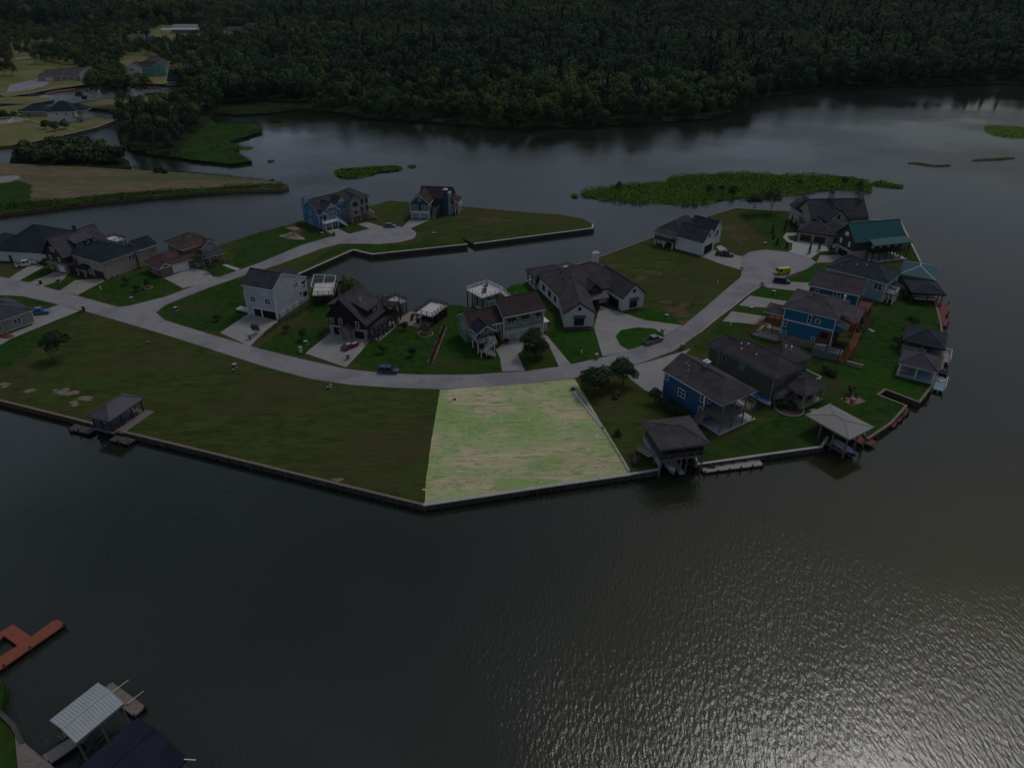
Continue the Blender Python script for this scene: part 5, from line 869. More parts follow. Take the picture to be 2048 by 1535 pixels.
farhouse('red-roofed boathouse at the end of the tan ranch lawn', 150, 160, 12, lambda h: (h.hip(0, 0, 17, 9, 3, 3, None, 'r_red', ov=.8), h.posts([(.2,.2),(5.5,.2),(11,.2),(16.8,.2),(.2,8.8),(16.8,8.8)], -1, 3, 'wood_dark', .3), h.box('deck', 'wood', 0, 0, -.2, 17, 9, .1)), 'boathouse')
farhouse('teal and white gabled house in the far wood', 256, 153, 8, lambda h: (h.gable(0, 0, 12, 12, 6.6, 3.4, 'y', 'w_white2', 'r_maroon', fascia='trim'), h.gable(9, 2, 22, 13, 6.6, 3.2, 'x', 'w_teal', 'r_maroon', fascia='trim'), h.gable(21, -1, 31, 13, 7, 3.6, 'y', 'w_teal', 'r_grey', fascia='trim'), h.hip(8, 12, 28, 26, 7.6, 5, None, 'r_grey'), h.win('f', 0, 4, 4.2, 1.1, 1.6, 3), h.win('f', 0, 6, .8, 1.1, 1.6, 2), h.win('f', -1, 26, 3.6, 1.1, 1.8, 2)))
farhouse('pale grey house with tall front gable deep in the far wood', 368, 160, -14, lambda h: (h.gable(0, 0, 17, 14, 6, 5.4, 'x', 'w_bluegrey', 'r_grey', fascia='trim'), h.gable(10, -4, 20, 10, 5.4, 5.2, 'y', 'w_pale', 'r_grey', fascia='trim'), h.hip(17, 2, 28, 14, 4, 3.6, 'w_bluegrey', 'r_grey'), h.win('f', -4, 15, 2, 1.2, 1.8, 3), h.win('f', 0, 5, 2, 1.2, 1.6, 2), h.box('wrap_porch', 'w_pale', -1, -5, 0, 24, -4.1, 1.0)))
farhouse('small house with very dark blue roof beside the far canal dock', 338, 172, -4, lambda h: (h.gable(0, 0, 13, 12, 4, 6.4, 'x', 'w_peach', 'r_navy', fascia='r_navy'), h.win('r', 13, 6, 2, 1.2, 1.6), h.deck(-1, -4, 10, -.05, 1.2, 'wood', 'wood', rail='wood_dark')))
farhouse('long pale metal barn in a clearing near the top edge', 345, 66, -2, lambda h: (h.gable(0, 0, 52, 18, 5.5, 3.6, 'x', 'w_white2', 'm_white'), h.shed(-12, -7, 40, -.4, 4.2, 5.6, 'm_silver', 'y'), h.posts([(-11,-6.6),(2,-6.6),(14,-6.6),(26,-6.6),(39,-6.6)], 0, 4.2, 'wood_dark', .5), h.garage('f', 0, 30, 6, 4, 'dark')), 'barn')
farhouse('sprawling grey-roofed house in a far clearing near the top', 452, 70, 4, lambda h: (h.hip(0, 0, 26, 16, 4, 5, 'w_greige', 'r_grey'), h.hip(18, -6, 50, 14, 4.4, 9, 'w_greige', 'r_grey'), h.garage('f', 0, 6, 5, 3, 'trim'), h.garage('f', 0, 13, 5, 3, 'dark'), h.win('f', -6, 30, 1, 1.4, 1.8, 3), h.win('f', -6, 42, 1, 1.4, 1.8, 2)))
farhouse('low pale-roofed house behind trees at the upper left', 256, 86, 0, lambda h: (h.hip(0, 0, 26, 14, 4, 4.6, 'w_tan', 'r_tan'), h.win('f', 0, 8, 1, 1.4, 1.6, 2), h.win('f', 0, 18, 1, 1.4, 1.6, 2)))
farhouse('little grey-roofed house half hidden above the far wood', 568, 74, 6, lambda h: (h.gable(0, 0, 18, 12, 6, 6, 'x', 'w_greige', 'r_grey'), h.win('f', 0, 6, 3, 1.4, 1.8, 2)))
farhouse('cream cottage among the trees at the top left', 22, 78, 0, lambda h: (h.hip(0, 0, 22, 12, 4, 4, 'w_cream', 'r_tan'), h.win('f', 0, 8, 1, 1.4, 1.6, 2)))
farhouse('small white cottage on the upper left lawns behind the tan ranch', 108, 108, -6, lambda h: (h.gable(0, 0, 18, 11, 4, 4, 'x', 'w_white2', 'r_grey'), h.win('f', 0, 5, 1, 1.3, 1.5, 2), h.door('f', 0, 10, 0, 1.1, 2.1, 'wood_dark')))
farhouse('brown-roofed cottage at the clearing edge above the teal house', 205, 92, 4, lambda h: (h.hip(0, 0, 22, 13, 4, 4.4, 'w_tan', 'r_red'), h.win('f', 0, 7, 1, 1.4, 1.6, 2), h.garage('f', 0, 16, 5, 2.6, 'trim')))
# ------------------------------------------------------------------ boathouses, decks and docks
def boathouse(label, x, y, yaw, W, D, ze, rise, roof, post='wood', fascia='white', deckz=.15, nx=2, ny=3, slip=True, floor='wood', ov=.5, rail=None, ridge=None, name='boathouse', inset=None, z=GZ):
    h = House(name, label, x, y, yaw, 'boathouse', z); h.hip(0, 0, W, D, ze, rise, None, roof, ov=ov, fascia=fascia, ridge_mat=ridge, inset=inset)
    for i in range(nx+1):
        for j in range(ny+1):
            if 0 < i < nx and 0 < j < ny: continue
            px, py = .2+(W-.4)*i/nx, .2+(D-.4)*j/ny; h.box('post', post, px-.13, py-.13, -2.2, px+.13, py+.13, ze)
    if slip: h.box('walkway', floor, -.2, 0, deckz-.22, 1.1, D, deckz); h.box('walkway', floor, W-1.1, 0, deckz-.22, W+.2, D, deckz); h.box('walkway', floor, 1.1, D-1.6, deckz-.22, W-1.1, D, deckz)
    else: h.box('deck', floor, -.2, -.2, deckz-.25, W+.2, D+.2, deckz)
    return h
h = boathouse('brown hip-roofed boathouse on the left seawall with side decks', -87.6, 122.9, -19.5, 5.0, 8.8, 3.0, 2.2, 'm_mauve', 'wood_dark', 'm_mauve', slip=False, floor='deck_grey', ridge='m_mauve')
h.box('screen_wall', 'm_blue', .3, .2, .15, 4.7, .3, 1.6); h.rail([(4.8,.3),(4.8,8.5)], .15, 'wood_dark'); h.box('dock', 'bulk', -6.2, -1.4, -.7, -.3, .6, -.5); h.box('dock', 'bulk', 5.3, -1.6, -.7, 10.4, .4, -.5); h.posts([(-6,-1.2),(-3.2,-1.3),(7.6,-1.5),(10.2,-1.4)], -2.2, .1, 'wood_dark', .24); h.box('patio', 'wood', 4.9, .5, 0, 7.0, 9.4, .06)

h = House('boathouse', 'two-level boathouse with brown hip roof and dark screened upper porch', 28.3, 108.3, 11.5, 'boathouse', 0)
h.hip(-.2, -.2, 8.6, 8.2, 6.9, 2.0, None, 'r_warm', ov=.7, fascia='wood', inset=4.4); h.deck(-.3, -.3, 8.7, 8.3, 4.1, 'wood', 'wood', rail=None, base=-1.5, nx=2, ny=3); h.posts([(0,0),(4.2,0),(8.4,0),(0,4),(8.4,4),(0,8),(8.4,8)], 4.1, 6.9, 'wood', .24)
h.box('screen_wall', 'w_black', -.1, -.12, 4.12, 8.5, -.06, 6.6); h.box('screen_wall', 'w_black', -.16, 0, 4.12, -.1, 8, 6.6); h.rail([(-.2,8),(-.2,-.2),(8.6,-.2),(8.6,8)], 4.1, 'wood'); h.box('side_wall', 'w_bluegrey', -.35, -.3, 2.6, -.28, 8.2, 4.0); h.box('pier', 'wood_pale', 3.9, -.8, .55, 5.0, 8, .75); h.stairs((-1.2,7.6), (-1.2,1.6), 1.2, 4.0, 1.0, 'wood_pale')
for k in (3.0, 5.6): h.posts([(k, .3), (k, 7)], -1.5, 3.9, 'wood', .2)

h = boathouse('open boathouse with pale cream metal hip roof near the long seawall', 66.2, 114.2, 32.5, 7.0, 9.4, 3.6, 1.15, 'm_white', 'wood', 'm_white', ridge='m_white', deckz=-.1, floor='wood_red', ov=.5); h.box('screen_wall', 'w_tan', 5.6, 5.5, .0, 6.9, 9.0, 2.4); h.box('dock', 'wood_red', 7.3, -1, -.5, 9.6, 6.5, -.3)
h = boathouse('blue-floored boathouse with brown hip roof and a lakeside lift deck', 91.0, 145.2, -33.5, 7.6, 7.8, 3.2, 2.2, 'r_mauve', 'white', 'white', slip=False, floor='pale_blue', ov=.45); h.box('back_wall', 'pale_blue', .3, 7.4, .1, 7.4, 7.6, 2.6); h.deck(7.9, -1.2, 10.4, 4.6, -.4, 'pale_blue', 'white', rail='white', open_sides='r', base=-1.5); h.box('boat_lift', 'dark', 8.2, 5, -.2, 10, 7.2, .8)
h = boathouse('tan-walled boathouse with slate hip roof half hidden by bushes', 97.2, 156.4, -31, 8.6, 9.0, 3.2, 2.6, 'r_slate', 'w_tan', 'r_slate', slip=False, ov=.5); h.box('screen_wall', 'w_tan', .1, .05, .1, 5.4, .2, 2.2); h.box('back_wall', 'w_tan', .2, 8.6, .1, 8.4, 8.75, 3.0); h.win('f', .05, 4, .8, .9, .9, 1, 'w_tan', cross=False); h.deck(8.9, 1, 11, 7, -.3, 'wood_pale', 'white', rail='white', open_sides='rb', base=-1.5)
h = boathouse('boathouse with slate hip roof and red posts beside the red deck', 114.0, 186.4, -12, 8.2, 9.0, 3.0, 2.0, 'r_slate', 'wood_red', 'r_slate', floor='wood_red', ov=.5, deckz=-.1); h.box('boat_cover', 'white', 1.4, 1.2, .7, 6.8, 2.0, .9); h.box('boat_cover', 'white', 1.4, 3.2, .7, 6.8, 4.0, .9)
h = boathouse('boathouse with bright teal metal hip roof over the water', 115.8, 197.9, -31, 8.6, 11.2, 3.8, 2.2, 'm_teal2', 'wood_dark', 'm_teal2', ridge='m_silver', ov=.5, deckz=-.1)
h = House('sun_deck', 'white rooftop sun deck on a small boathouse by the canal', -8.3, 181.8, 39, 'deck'); h.deck(0, 0, 7.7, 7.6, 3.4, 'deck_white', 'wood_dark', rail='white', nx=3, ny=3, base=-2); h.body(.3, .6, 3.0, 4.2, 3.1, 'w_green'); h.door('f', .6, 2.0, 0, .9, 2, 'w_green'); h.box('patio', 'concrete', -.6, -.6, 0, 7.4, 3, .05); h.stairs((9.4,-3.2), (7.0,-.1), 0, 3.4, 1.2, 'white')
for px, py in ((3.6, 4.2), (5.4, 6), (2.2, 2.6)): h.part(MB().box(px-.4, py-.4, 3.75, px+.4, py+.4, 3.82).box(px-.06, py-.06, 3.4, px+.06, py+.06, 3.75).box(px+.5, py-.25, 3.4, px+1.0, py+.25, 3.85).box(px+.95, py-.25, 3.85, px+1.02, py+.25, 4.3), 'patio_set', 'wood_dark')
def tall_deck(label, x, y, yaw, W, D, z=3.2, rail='wood_dark', floor='deck_white'):
    h = House('canal_deck', label, x, y, yaw, 'deck'); h.deck(0, 0, W, D, z, floor, 'wood_dark', rail=rail, nx=3, ny=3, base=-2); return h
h = tall_deck('dark-railed canal deck standing on the lawn right of the black house', -25.8, 172.7, -26, 5.2, 7.8); h.box('screen_wall', 'w_black', .3, 2.5, 0, 4.9, 7.4, 2.8); h.box('dock', 'wood_red', 4.8, 8, -.4, 8, 10, -.2)
tall_deck('smaller dark-railed canal deck behind the black house', -36.8, 178.4, -38, 4.6, 6.4)
h = tall_deck('dark-railed rooftop deck beyond the white brick ranch', 11.0, 201.6, -45, 4.2, 8.0); h.box('patio_set', 'wood_dark', 1.0, 2, 3.22, 2.4, 3, 3.9)
tall_deck('small canal deck behind the peach stucco house', -139.2, 229.8, -30, 6.2, 5.6, 3.0)
h = House('fire_pit_terrace', 'paved canal terrace with fire pit and dark chairs between two decks', *G(795,645), -28, 'terrace'); h.box('paving', 'drive_tan', -1, 0, 0, 8.6, 7.6, .06); h.part(MB().tube((3.6,4.6,.06),(3.6,4.6,.5),.9,.8,10), 'fire_pit', 'stone_pale'); h.part(MB().tube((3.6,4.6,.5),(3.6,4.6,.55),.6,.6,8), 'embers', 'wood_orange')
for i in range(6): a = i*1.05; px, py = 3.6+2.0*math.cos(a), 4.6+2.0*math.sin(a); h.part(MB().box(px-.35, py-.35, .06, px+.35, py+.35, .42).box(px-.35, py+.25, .42, px+.35, py+.35, .9), 'chair', 'wood_dark')
h.part(MB().tube((1.2,6.2,.06),(1.2,6.2,.6),.8,.6,8), 'boulder', 'stone'); h.part(MB().tube((2.2,6.9,.06),(2.2,6.9,.8),.9,.5,7), 'boulder', 'sand')

def dock(name, label, pix, z, material, piles, ph=.5, pm='wood_dark'):
    pts = GP(pix, z); ox, oy = pts[0]; o = empty(name, (ox, oy, 0), 0, label, 'dock'); mb = MB(); mb.poly([(x-ox, y-oy) for x, y in pts], z-.25, z); mb.build('deck', material, o)
    for px, py in piles: x, y = G(px, py, z); mb = MB(); mb.tube((x-ox, y-oy, -2), (x-ox, y-oy, z+ph), .16, n=7); mb.build('pile', pm, o)
    return o
o = dock('floating_dock', 'long weathered floating dock along the seawall below the blue house', [(1402,932),(1408,944),(1527,929),(1517,917)], .55, 'wood_pale', [(1436,943),(1459,940),(1482,936),(1505,933),(1410,945),(1526,930)]); x_, y_ = o.location.x, o.location.y; mb = MB(); mb.box(1.2, -.6, .56, 2.6, .1, .95).box(1.2, .0, .95, 2.6, .12, 1.3); mb.build('bench', 'wood_dark', o)
dock('slip_deck', 'reddish boardwalk beside the empty boat slip', [(1777,846),(1812,813),(1819,822),(1786,855)], .6, 'wood_red', [(1795,846),(1806,836),(1818,824)])
dock('red_deck', 'weathered red deck on the right shore below the slate boathouse', [(1872,606),(1898,606),(1898,628),(1890,630),(1897,650),(1882,652),(1879,628)], .7, 'wood_red', [(1897,607),(1897,627),(1896,649),(1884,651)], .9, 'wood_red')
o = dock('red_pier', 'long red-brown pier with side platform at the lower left', [(-40,1366),(131,1247),(112,1236),(62,1272),(26,1247),(-30,1282),(-22,1300),(7,1270),(35,1290),(-60,1350)], .75, 'pier_red', [(128,1248),(113,1237),(60,1294),(8,1330)], .25, 'wood_dark')
x0, y0 = o.location.x, o.location.y
dock('grey_pier', 'weathered grey pier head beyond the white metal boat shelter', [(205,1383),(222,1361),(291,1412),(268,1432)], .7, 'wood', [(222,1363),(290,1413),(268,1430),(207,1384)], .2)
dock('grey_walkway', 'narrow grey walkway behind the white metal boat shelter', [(84,1510),(150,1468),(166,1480),(100,1526)], .7, 'wood_pale', [(98,1524),(160,1482)], .2)
dock('bank_boardwalk', 'broad grey boardwalk along the bottom left bank', [(28,1455),(44,1480),(110,1535),(150,1600),(40,1640),(36,1540)], 1.35, 'wood', [(46,1484),(108,1536)], .1)
h = House('boat_shelter', 'boat shelter with ribbed white metal gable roof at the lower left', -53.0, 51.5, 58.2, 'boathouse', 0)
h.gable(0, 0, 6.25, 5.5, 4.0, .55, 'x', None, 'm_silver', ov=.1, gov=.05, fascia='metal'); h.posts([(.2,.2),(3.1,.2),(6.0,.2),(.2,5.3),(3.1,5.3),(6.0,5.3)], -2, 3.95, 'wood', .2); mb = MB()
for i in range(17):
    u = .05+i*.385; h.part(MB().beam((u, -.08, 4.365), (u, 2.72, 4.93), .06, .06), 'roof_rib', 'm_silver'); h.part(MB().beam((u, 5.58, 4.365), (u, 2.78, 4.93), .06, .06), 'roof_rib', 'm_silver')
h.frame(); h.box('walkway', 'wood', 0, 5.0, .4, 6.2, 6.0, .62)
h = House('boathouse', 'boathouse with dark navy shingle roof at the bottom edge', -47.0, 54.6, -32, 'boathouse', 0); h.gable(0, -14, 9.5, 0, 3.9, 1.3, 'y', None, 'r_navy', ov=.2, rf=.42, fascia='wood_dark', gov=.2); h.posts([(.3,-.3),(9.2,-.3),(.3,-6),(9.2,-6),(.3,-12),(9.2,-12)], -2, 3.9, 'wood', .25); h.box('walkway', 'wood', 0, -14, .4, 1.2, 0, .6); h.part(MB().beam((9.6,-.2,4.4),(10.6,.6,4.0),.1), 'antenna', 'white')
for px, py, qx, qy in ((222,1387,258,1360), (255,1408,288,1382)):
    a = G(px, py, .75); o = empty('mooring_pole', (*a, .6), 0, 'slender white pole jutting out over the grey pier head', 'pole', 'white poles on the grey pier'); b_ = G(qx, qy, 1.2); v_ = (b_[0]-a[0], b_[1]-a[1]); MB().tube((0,0,.35), (*v_, .75), .055, .045, 6).build('pole', 'white', o); MB().tube((0,0,.0), (0,0,.42), .09, .09, 6).build('holder', 'metal', o)
h = House('shed', 'small shed with white roof cut by the left edge at the bottom', *G(-135,1530), 40, 'shed'); h.gable(0, 0, 5, 7.2, 2.6, .8, 'x', 'w_tan', 'm_white', ov=.3)
h = House('canal_dock_house', 'covered canal dock with maroon roof on thin posts in front of the far houses', *G(286,187), 6, 'boathouse', .3); h.hip(0, 0, 13, 7, 3.4, 1.6, None, 'r_maroon', ov=.5, fascia='trim'); h.posts([(.2,.2),(4,.2),(8,.2),(12.8,.2),(.2,6.8),(12.8,6.8)], -1, 3.4, 'trim', .25); h.box('deck', 'wood', 0, 0, .2, 18, 7, .5); h.rail([(13,.2),(18,.2),(18,6.8)], .5, 'trim')
o = dock('far_float_dock', 'reddish floating dock in the far canal', [(88,186),(110,181),(150,177),(152,179),(115,184),(96,188)], .4, 'wood_red', [(112,183),(150,178)])

# ------------------------------------------------------------------ vehicles
for k, c in (('c_white', (.70,.70,.70)), ('c_blue', (.02,.11,.36)), ('c_navy', (.025,.035,.075)), ('c_black', (.015,.015,.017)), ('c_grey', (.17,.175,.19)), ('c_red', (.20,.012,.018)), ('c_yellow', (.62,.52,.03)), ('c_teal', (.05,.12,.2))): mat(k, c, .3, .04, .5, spec=.5, coat=.6)
mat('tyre', (.014,.018,.018), .9, .1, 3); mat('rim', (.35,.35,.36), .35, .05, 3, metal=.7); mat('lamp', (.7,.7,.68), .2, .03, 3); mat('lamp_red', (.35,.02,.02), .3, .03, 3)
def car(name, label, px, py, yaw, kind, paint, L=4.6, w=1.85, xy=None, cat='car'):
    x, y = xy or G(px, py, GZ+.05); e = empty(name, (x, y, GZ+.055), math.radians(yaw), label, cat); H = {'suv': 1.7, 'pickup': 1.85, 'hatch': 1.5, 'sport': 1.3, 'van': 1.95}[kind]; b = {'suv': .56, 'pickup': .58, 'hatch': .57, 'sport': .62, 'van': .54}[kind]*H; hl = L/2
    nose = .78*b if kind != 'van' else .85*b
    prof = [(-hl, .4), (-hl, nose*.92), (-hl+.12, nose), (-hl+L*.26, b*.97), (hl-.08, b), (hl, b*.88), (hl, .4), (hl-.15, .28), (-hl+.15, .28)]
    # hull with slightly narrowed upper edge
    mb = MB(); k = len(prof); vs_ = []
    for sx in (-1, 1):
        for p, z in prof: vs_.append((p, sx*(w/2-(.07 if z > b*.7 else 0)-(.06 if abs(p) > hl-.2 else 0)), z))
    mb.add(vs_, [tuple(range(k))[::-1], tuple(range(k, 2*k))]+[(i, (i+1) % k, (i+1) % k+k, i+k) for i in range(k)]); body = mb.build('body', paint, e)
    c0, c1, t0, t1 = {'suv': (-hl+L*.24, hl-.12, -hl+L*.36, hl-.45), 'pickup': (-hl+L*.26, hl-L*.34, -hl+L*.35, hl-L*.38), 'hatch': (-hl+L*.23, hl-.15, -hl+L*.38, hl-.75), 'sport': (-hl+L*.32, hl-.3, -hl+L*.46, hl-L*.3), 'van': (-hl+L*.1, hl-.1, -hl+L*.22, hl-.2)}[kind]
    wi, wt = w/2-.08, w/2-.26
    MB().add([(c0,-wi,b-.03),(c1,-wi,b-.03),(c1,wi,b-.03),(c0,wi,b-.03),(t0,-wt,H-.05),(t1,-wt,H-.05),(t1,wt,H-.05),(t0,wt,H-.05)], [(3,2,1,0),(4,5,6,7),(0,1,5,4),(1,2,6,5),(2,3,7,6),(3,0,4,7)]).build('windows', 'glass', e)
    r = MB().box(t0-.05, -wt-.03, H-.06, t1+.05, wt+.03, H)
    for sy in (-1, 1):
        for a_, b_ in ((c0, t0), (c1, t1), ((c0+c1)/2, (t0+t1)/2)): r.beam((a_, sy*(wi+.01), b-.02), (b_, sy*(wt+.01), H-.03), .1, .08)
    if kind == 'van':
        r.box(-.4, -wi-.015, b*.98, hl-.25, -wi+.05, H-.12).box(-.4, wi-.05, b*.98, hl-.25, wi+.015, H-.12)
    r.build('roof', paint, e)
    if kind == 'pickup':
        MB().box(c1+.12, -w/2+.18, b-.01, hl-.15, w/2-.18, b+.012).build('bed', 'dark', e); MB().box(c1+.05, -w/2+.08, b-.02, hl-.05, -w/2+.17, b+.1).box(c1+.05, w/2-.17, b-.02, hl-.05, w/2-.08, b+.1).box(hl-.14, -w/2+.17, b-.02, hl-.05, w/2-.17, b+.1).build('bed_rail', paint, e)
    if kind == 'sport': MB().box(-hl+.1, -.32, b*.985, c0, -.08, b*1.0+.012).box(-hl+.1, .08, b*.985, c0, .32, b*1.0+.012).box(t0, -.32, H+.002, t1, -.08, H+.012).box(t0, .08, H+.002, t1, .32, H+.012).build('stripe', 'c_white', e)
    R_ = .40 if kind == 'pickup' else .34
    for sx in (-1, 1):
        for sy in (-1, 1):
            cx, cy = sx*(hl-L*.19), sy*(w/2-.1); t_ = MB().tube((cx, cy-.12, R_), (cx, cy+.12, R_), R_, n=14).build('wheel', 'tyre', e); MB().tube((cx, cy+sy*.121, R_), (cx, cy+sy*.135, R_), R_*.6, n=10).build('rim', 'rim', t_)
    for sy in (-1, 1):
        MB().box(-hl-.015, sy*(w/2-.42)-.2, nose*.68, -hl+.06, sy*(w/2-.42)+.2, nose*.86).build('headlight', 'lamp', e); MB().box(hl-.05, sy*(w/2-.25)-.13, b*.6, hl+.015, sy*(w/2-.25)+.13, b*.85).build('taillight', 'lamp_red', e)
        MB().box(c0+.25, sy*(w/2-.06), b-.02, c0+.4, sy*(w/2+.14), b+.14).build('mirror', paint, e)
    return e
car('pickup_truck', 'white pickup parked on the drive of the far left white house', 52, 531, 35+180, 'pickup', 'c_white', 5.7, 1.95, cat='truck')
car('pickup_truck', 'bright blue pickup beside the tan bungalow at the left edge', 79, 627, 190, 'pickup', 'c_blue', 5.6, 1.95, cat='truck')
car('hatchback', 'small blue car parked at the small cul-de-sac', 780, 454, 182, 'hatch', 'c_teal', 4.3, 1.8)
car('suv', 'dark navy SUV driving on the street below the black house lawn', 777, 744, 175, 'suv', 'c_navy', 4.8, 1.9)
car('sports_car', 'dark red sports car with white stripes on the black house drive', 700, 695, 228, 'sport', 'c_red', 4.7, 1.9)
car('pickup_truck', 'grey crew-cab pickup parked at the kerb by the oval lawn', 1306, 684, 213, 'pickup', 'c_grey', 5.8, 2.0, cat='truck')
car('pickup_truck', 'black pickup parked beside the white gabled house', 1449, 511, 160, 'pickup', 'c_black', 5.8, 2.0, cat='truck')
car('minivan', 'bright yellow van parked at the round turning circle', 1563, 547, 12, 'van', 'c_yellow', 4.9, 1.95, cat='van')
car('suv', 'dark SUV on the short drive next to the yellow van', 1563, 565, 165, 'suv', 'c_black', 5.0, 1.95)

def boat(name, label, px, py, yaw, L=5., w=2., hull='white', top='c_blue', z=None, xy=None, cat='boat'):
    x, y = xy or G(px, py, GZ if z is None else z); e = empty(name, (x, y, GZ if z is None else z), math.radians(yaw), label, cat); hl = L/2
    out = [(-hl, 0), (-hl+L*.16, -w*.34), (-hl+L*.36, -w*.5), (hl, -w*.46), (hl, w*.46), (-hl+L*.36, w*.5), (-hl+L*.16, w*.34)]; k = len(out)
    mb = MB(); mb.add([(a*.96, b*.55, .25) for a, b in out]+[(a, b, .95) for a, b in out], [tuple(range(k))[::-1], tuple(range(k, 2*k))]+[(i, (i+1) % k, (i+1) % k+k, i+k) for i in range(k)]); mb.build('hull', hull, e)
    MB().add([(a*.86, b*.84, .952) for a, b in out]+[(a*.55, b*.4, 1.25) for a, b in out], [tuple(range(k, 2*k))]+[(i, (i+1) % k, (i+1) % k+k, i+k) for i in range(k)]).build('cover', top, e)
    MB().box(hl-.1, -.22, .3, hl+.35, .22, 1.25).build('outboard_motor', 'dark', e); return e
boat('jet_boat', 'blue and white runabout on the grass behind the blue lakefront house', 1522, 803, 125, 5.0, 2.0, 'white', 'c_blue'); boat('ski_boat', 'pale blue boat hanging in the left bay of the two-level boathouse', 0, 0, 100, 5.2, 2.2, 'pale_blue', 'w_pale', .6, (30.6, 110.4)); boat('fishing_boat', 'dark boat in the right bay of the two-level boathouse', 0, 0, 100, 4.6, 1.9, 'c_black', 'dark', .6, (35.2, 111.6)); boat('pontoon_boat', 'boat with white motor under the cream metal roof', 0, 0, 120, 6.0, 2.4, 'c_navy', 'w_bluegrey', .2, (67.0, 116.6)); boat('trailer_boat', 'white boat on a trailer beside the grey three-storey house', 491, 624, -25+180, 5.0, 2.0, 'white', 'w_pale'); boat('skiff', 'small open skiff on the grass beside the two-level boathouse', 1271, 925, 70, 2.6, 1.2, 'bulk', 'wood_dark'); boat('moored_boat', 'white-decked boat moored beside the blue-floored boathouse', 1880, 760, 60, 5.0, 2.2, 'white', 'pale_blue', .1)
def board(name, label, px, py, yaw, L, w, m1, m2, z):
    x, y = G(px, py, z); e = empty(name, (x, y, z), math.radians(yaw), label, 'board'); out = [(math.cos(t)*L/2, math.sin(t)*w/2*(1 if abs(math.cos(t)) < .8 else .8)) for t in [i*math.tau/14 for i in range(14)]]; MB().poly(out, 0, .12).build('deck', m1, e); MB().poly([(a*.4+L*.2, b*.7) for a, b in out], .121, .16).build('deck_pad', m2, e)
mat('kayak_yellow', (.50,.36,.10), .5, .1, 2); mat('kayak_pink', (.45,.03,.16), .5, .1, 2)
board('kayak', 'yellow and pink kayak leaning at the blue-floored boathouse', 1812, 742, -8, 4.2, .8, 'kayak_yellow', 'kayak_pink', GZ+.5); board('paddle_board', 'upper white paddle board on the bright blue house patio', 1645, 683, -12, 3.0, .75, 'white', 'trim', GZ+1.95); board('paddle_board', 'lower white paddle board on the bright blue house patio', 1644, 690, -12, 3.0, .75, 'white', 'trim', GZ+1.95)

# ------------------------------------------------------------------ yard trees and shrubs
def mk(h_, r, z0, n, leaf, m_, **k): return crown_mesh('yard_crown', h_, r, z0, n, leaf, m_, **k)
def ytree(name, label, px, py, h_, r, z0, m_='leaf_yard', n=1500, leaf=.42, tr=.14, lobes=8, pine=False, lean=0, group=None, cat='tree', limbs=5):
    me = mk(h_, r, z0, n, leaf, m_, lobes=lobes, pine=pine); t = trunk_mesh(h_, tr, max(z0, .3), limbs, lean)
    e = tree(name, (*G(px, py), GZ), me, t, 'bark', label, group, cat=cat)
    if lean: e.rotation_euler.z = math.pi; e.children[-1].location = (lean, 0, 0)
    return e
ytree('oak_tree', 'dense round dark oak on the small lawn island before the green house', 1068, 714, 6.6, 3.9, .7, n=3600, tr=.2)
ytree('oak_tree', 'dense round dark oak just right of the pale lot corner', 1190, 784, 6.2, 4.3, .5, n=3600, tr=.2)
ytree('oak_tree', 'round dark oak at the blue lakefront house drive edge', 1246, 768, 6.2, 3.3, 1.0, n=2800, tr=.17)
ytree('lone_tree', 'lone leaning open-crowned tree on the dry slope at left', 119, 718, 7.0, 4.0, 2.7, 'leaf_yard', 1900, .42, .16, 7, lean=1.6)
ytree('shade_tree', 'left tree of the pair on the back lawn by the marsh', 1506, 429, 8.0, 3.8, 2.6, n=1900); ytree('shade_tree', 'right tree of the pair on the back lawn by the marsh', 1541, 426, 8.8, 4.2, 2.8, n=2000)
ytree('corner_tree', 'small dark tree at the street corner of the blue lakefront house', 1309, 806, 3.8, 1.8, .6, n=900, leaf=.35)
for px, py, s_ in ((1334,818,1.6),(1350,829,1.8),(1366,838,1.5)): ytree('wall_shrub', 'dark shrub growing along the blue lakefront house wall', px, py, 2.6, s_, .1, n=700, leaf=.32, group='shrubs along the blue wall', cat='shrub')
ytree('bamboo_clump', 'tall pale green bamboo-like clump behind the black house', 699, 600, 7.6, 3.2, .2, 'leaf_willow', 2600, .45, .1, 9, cat='plant')
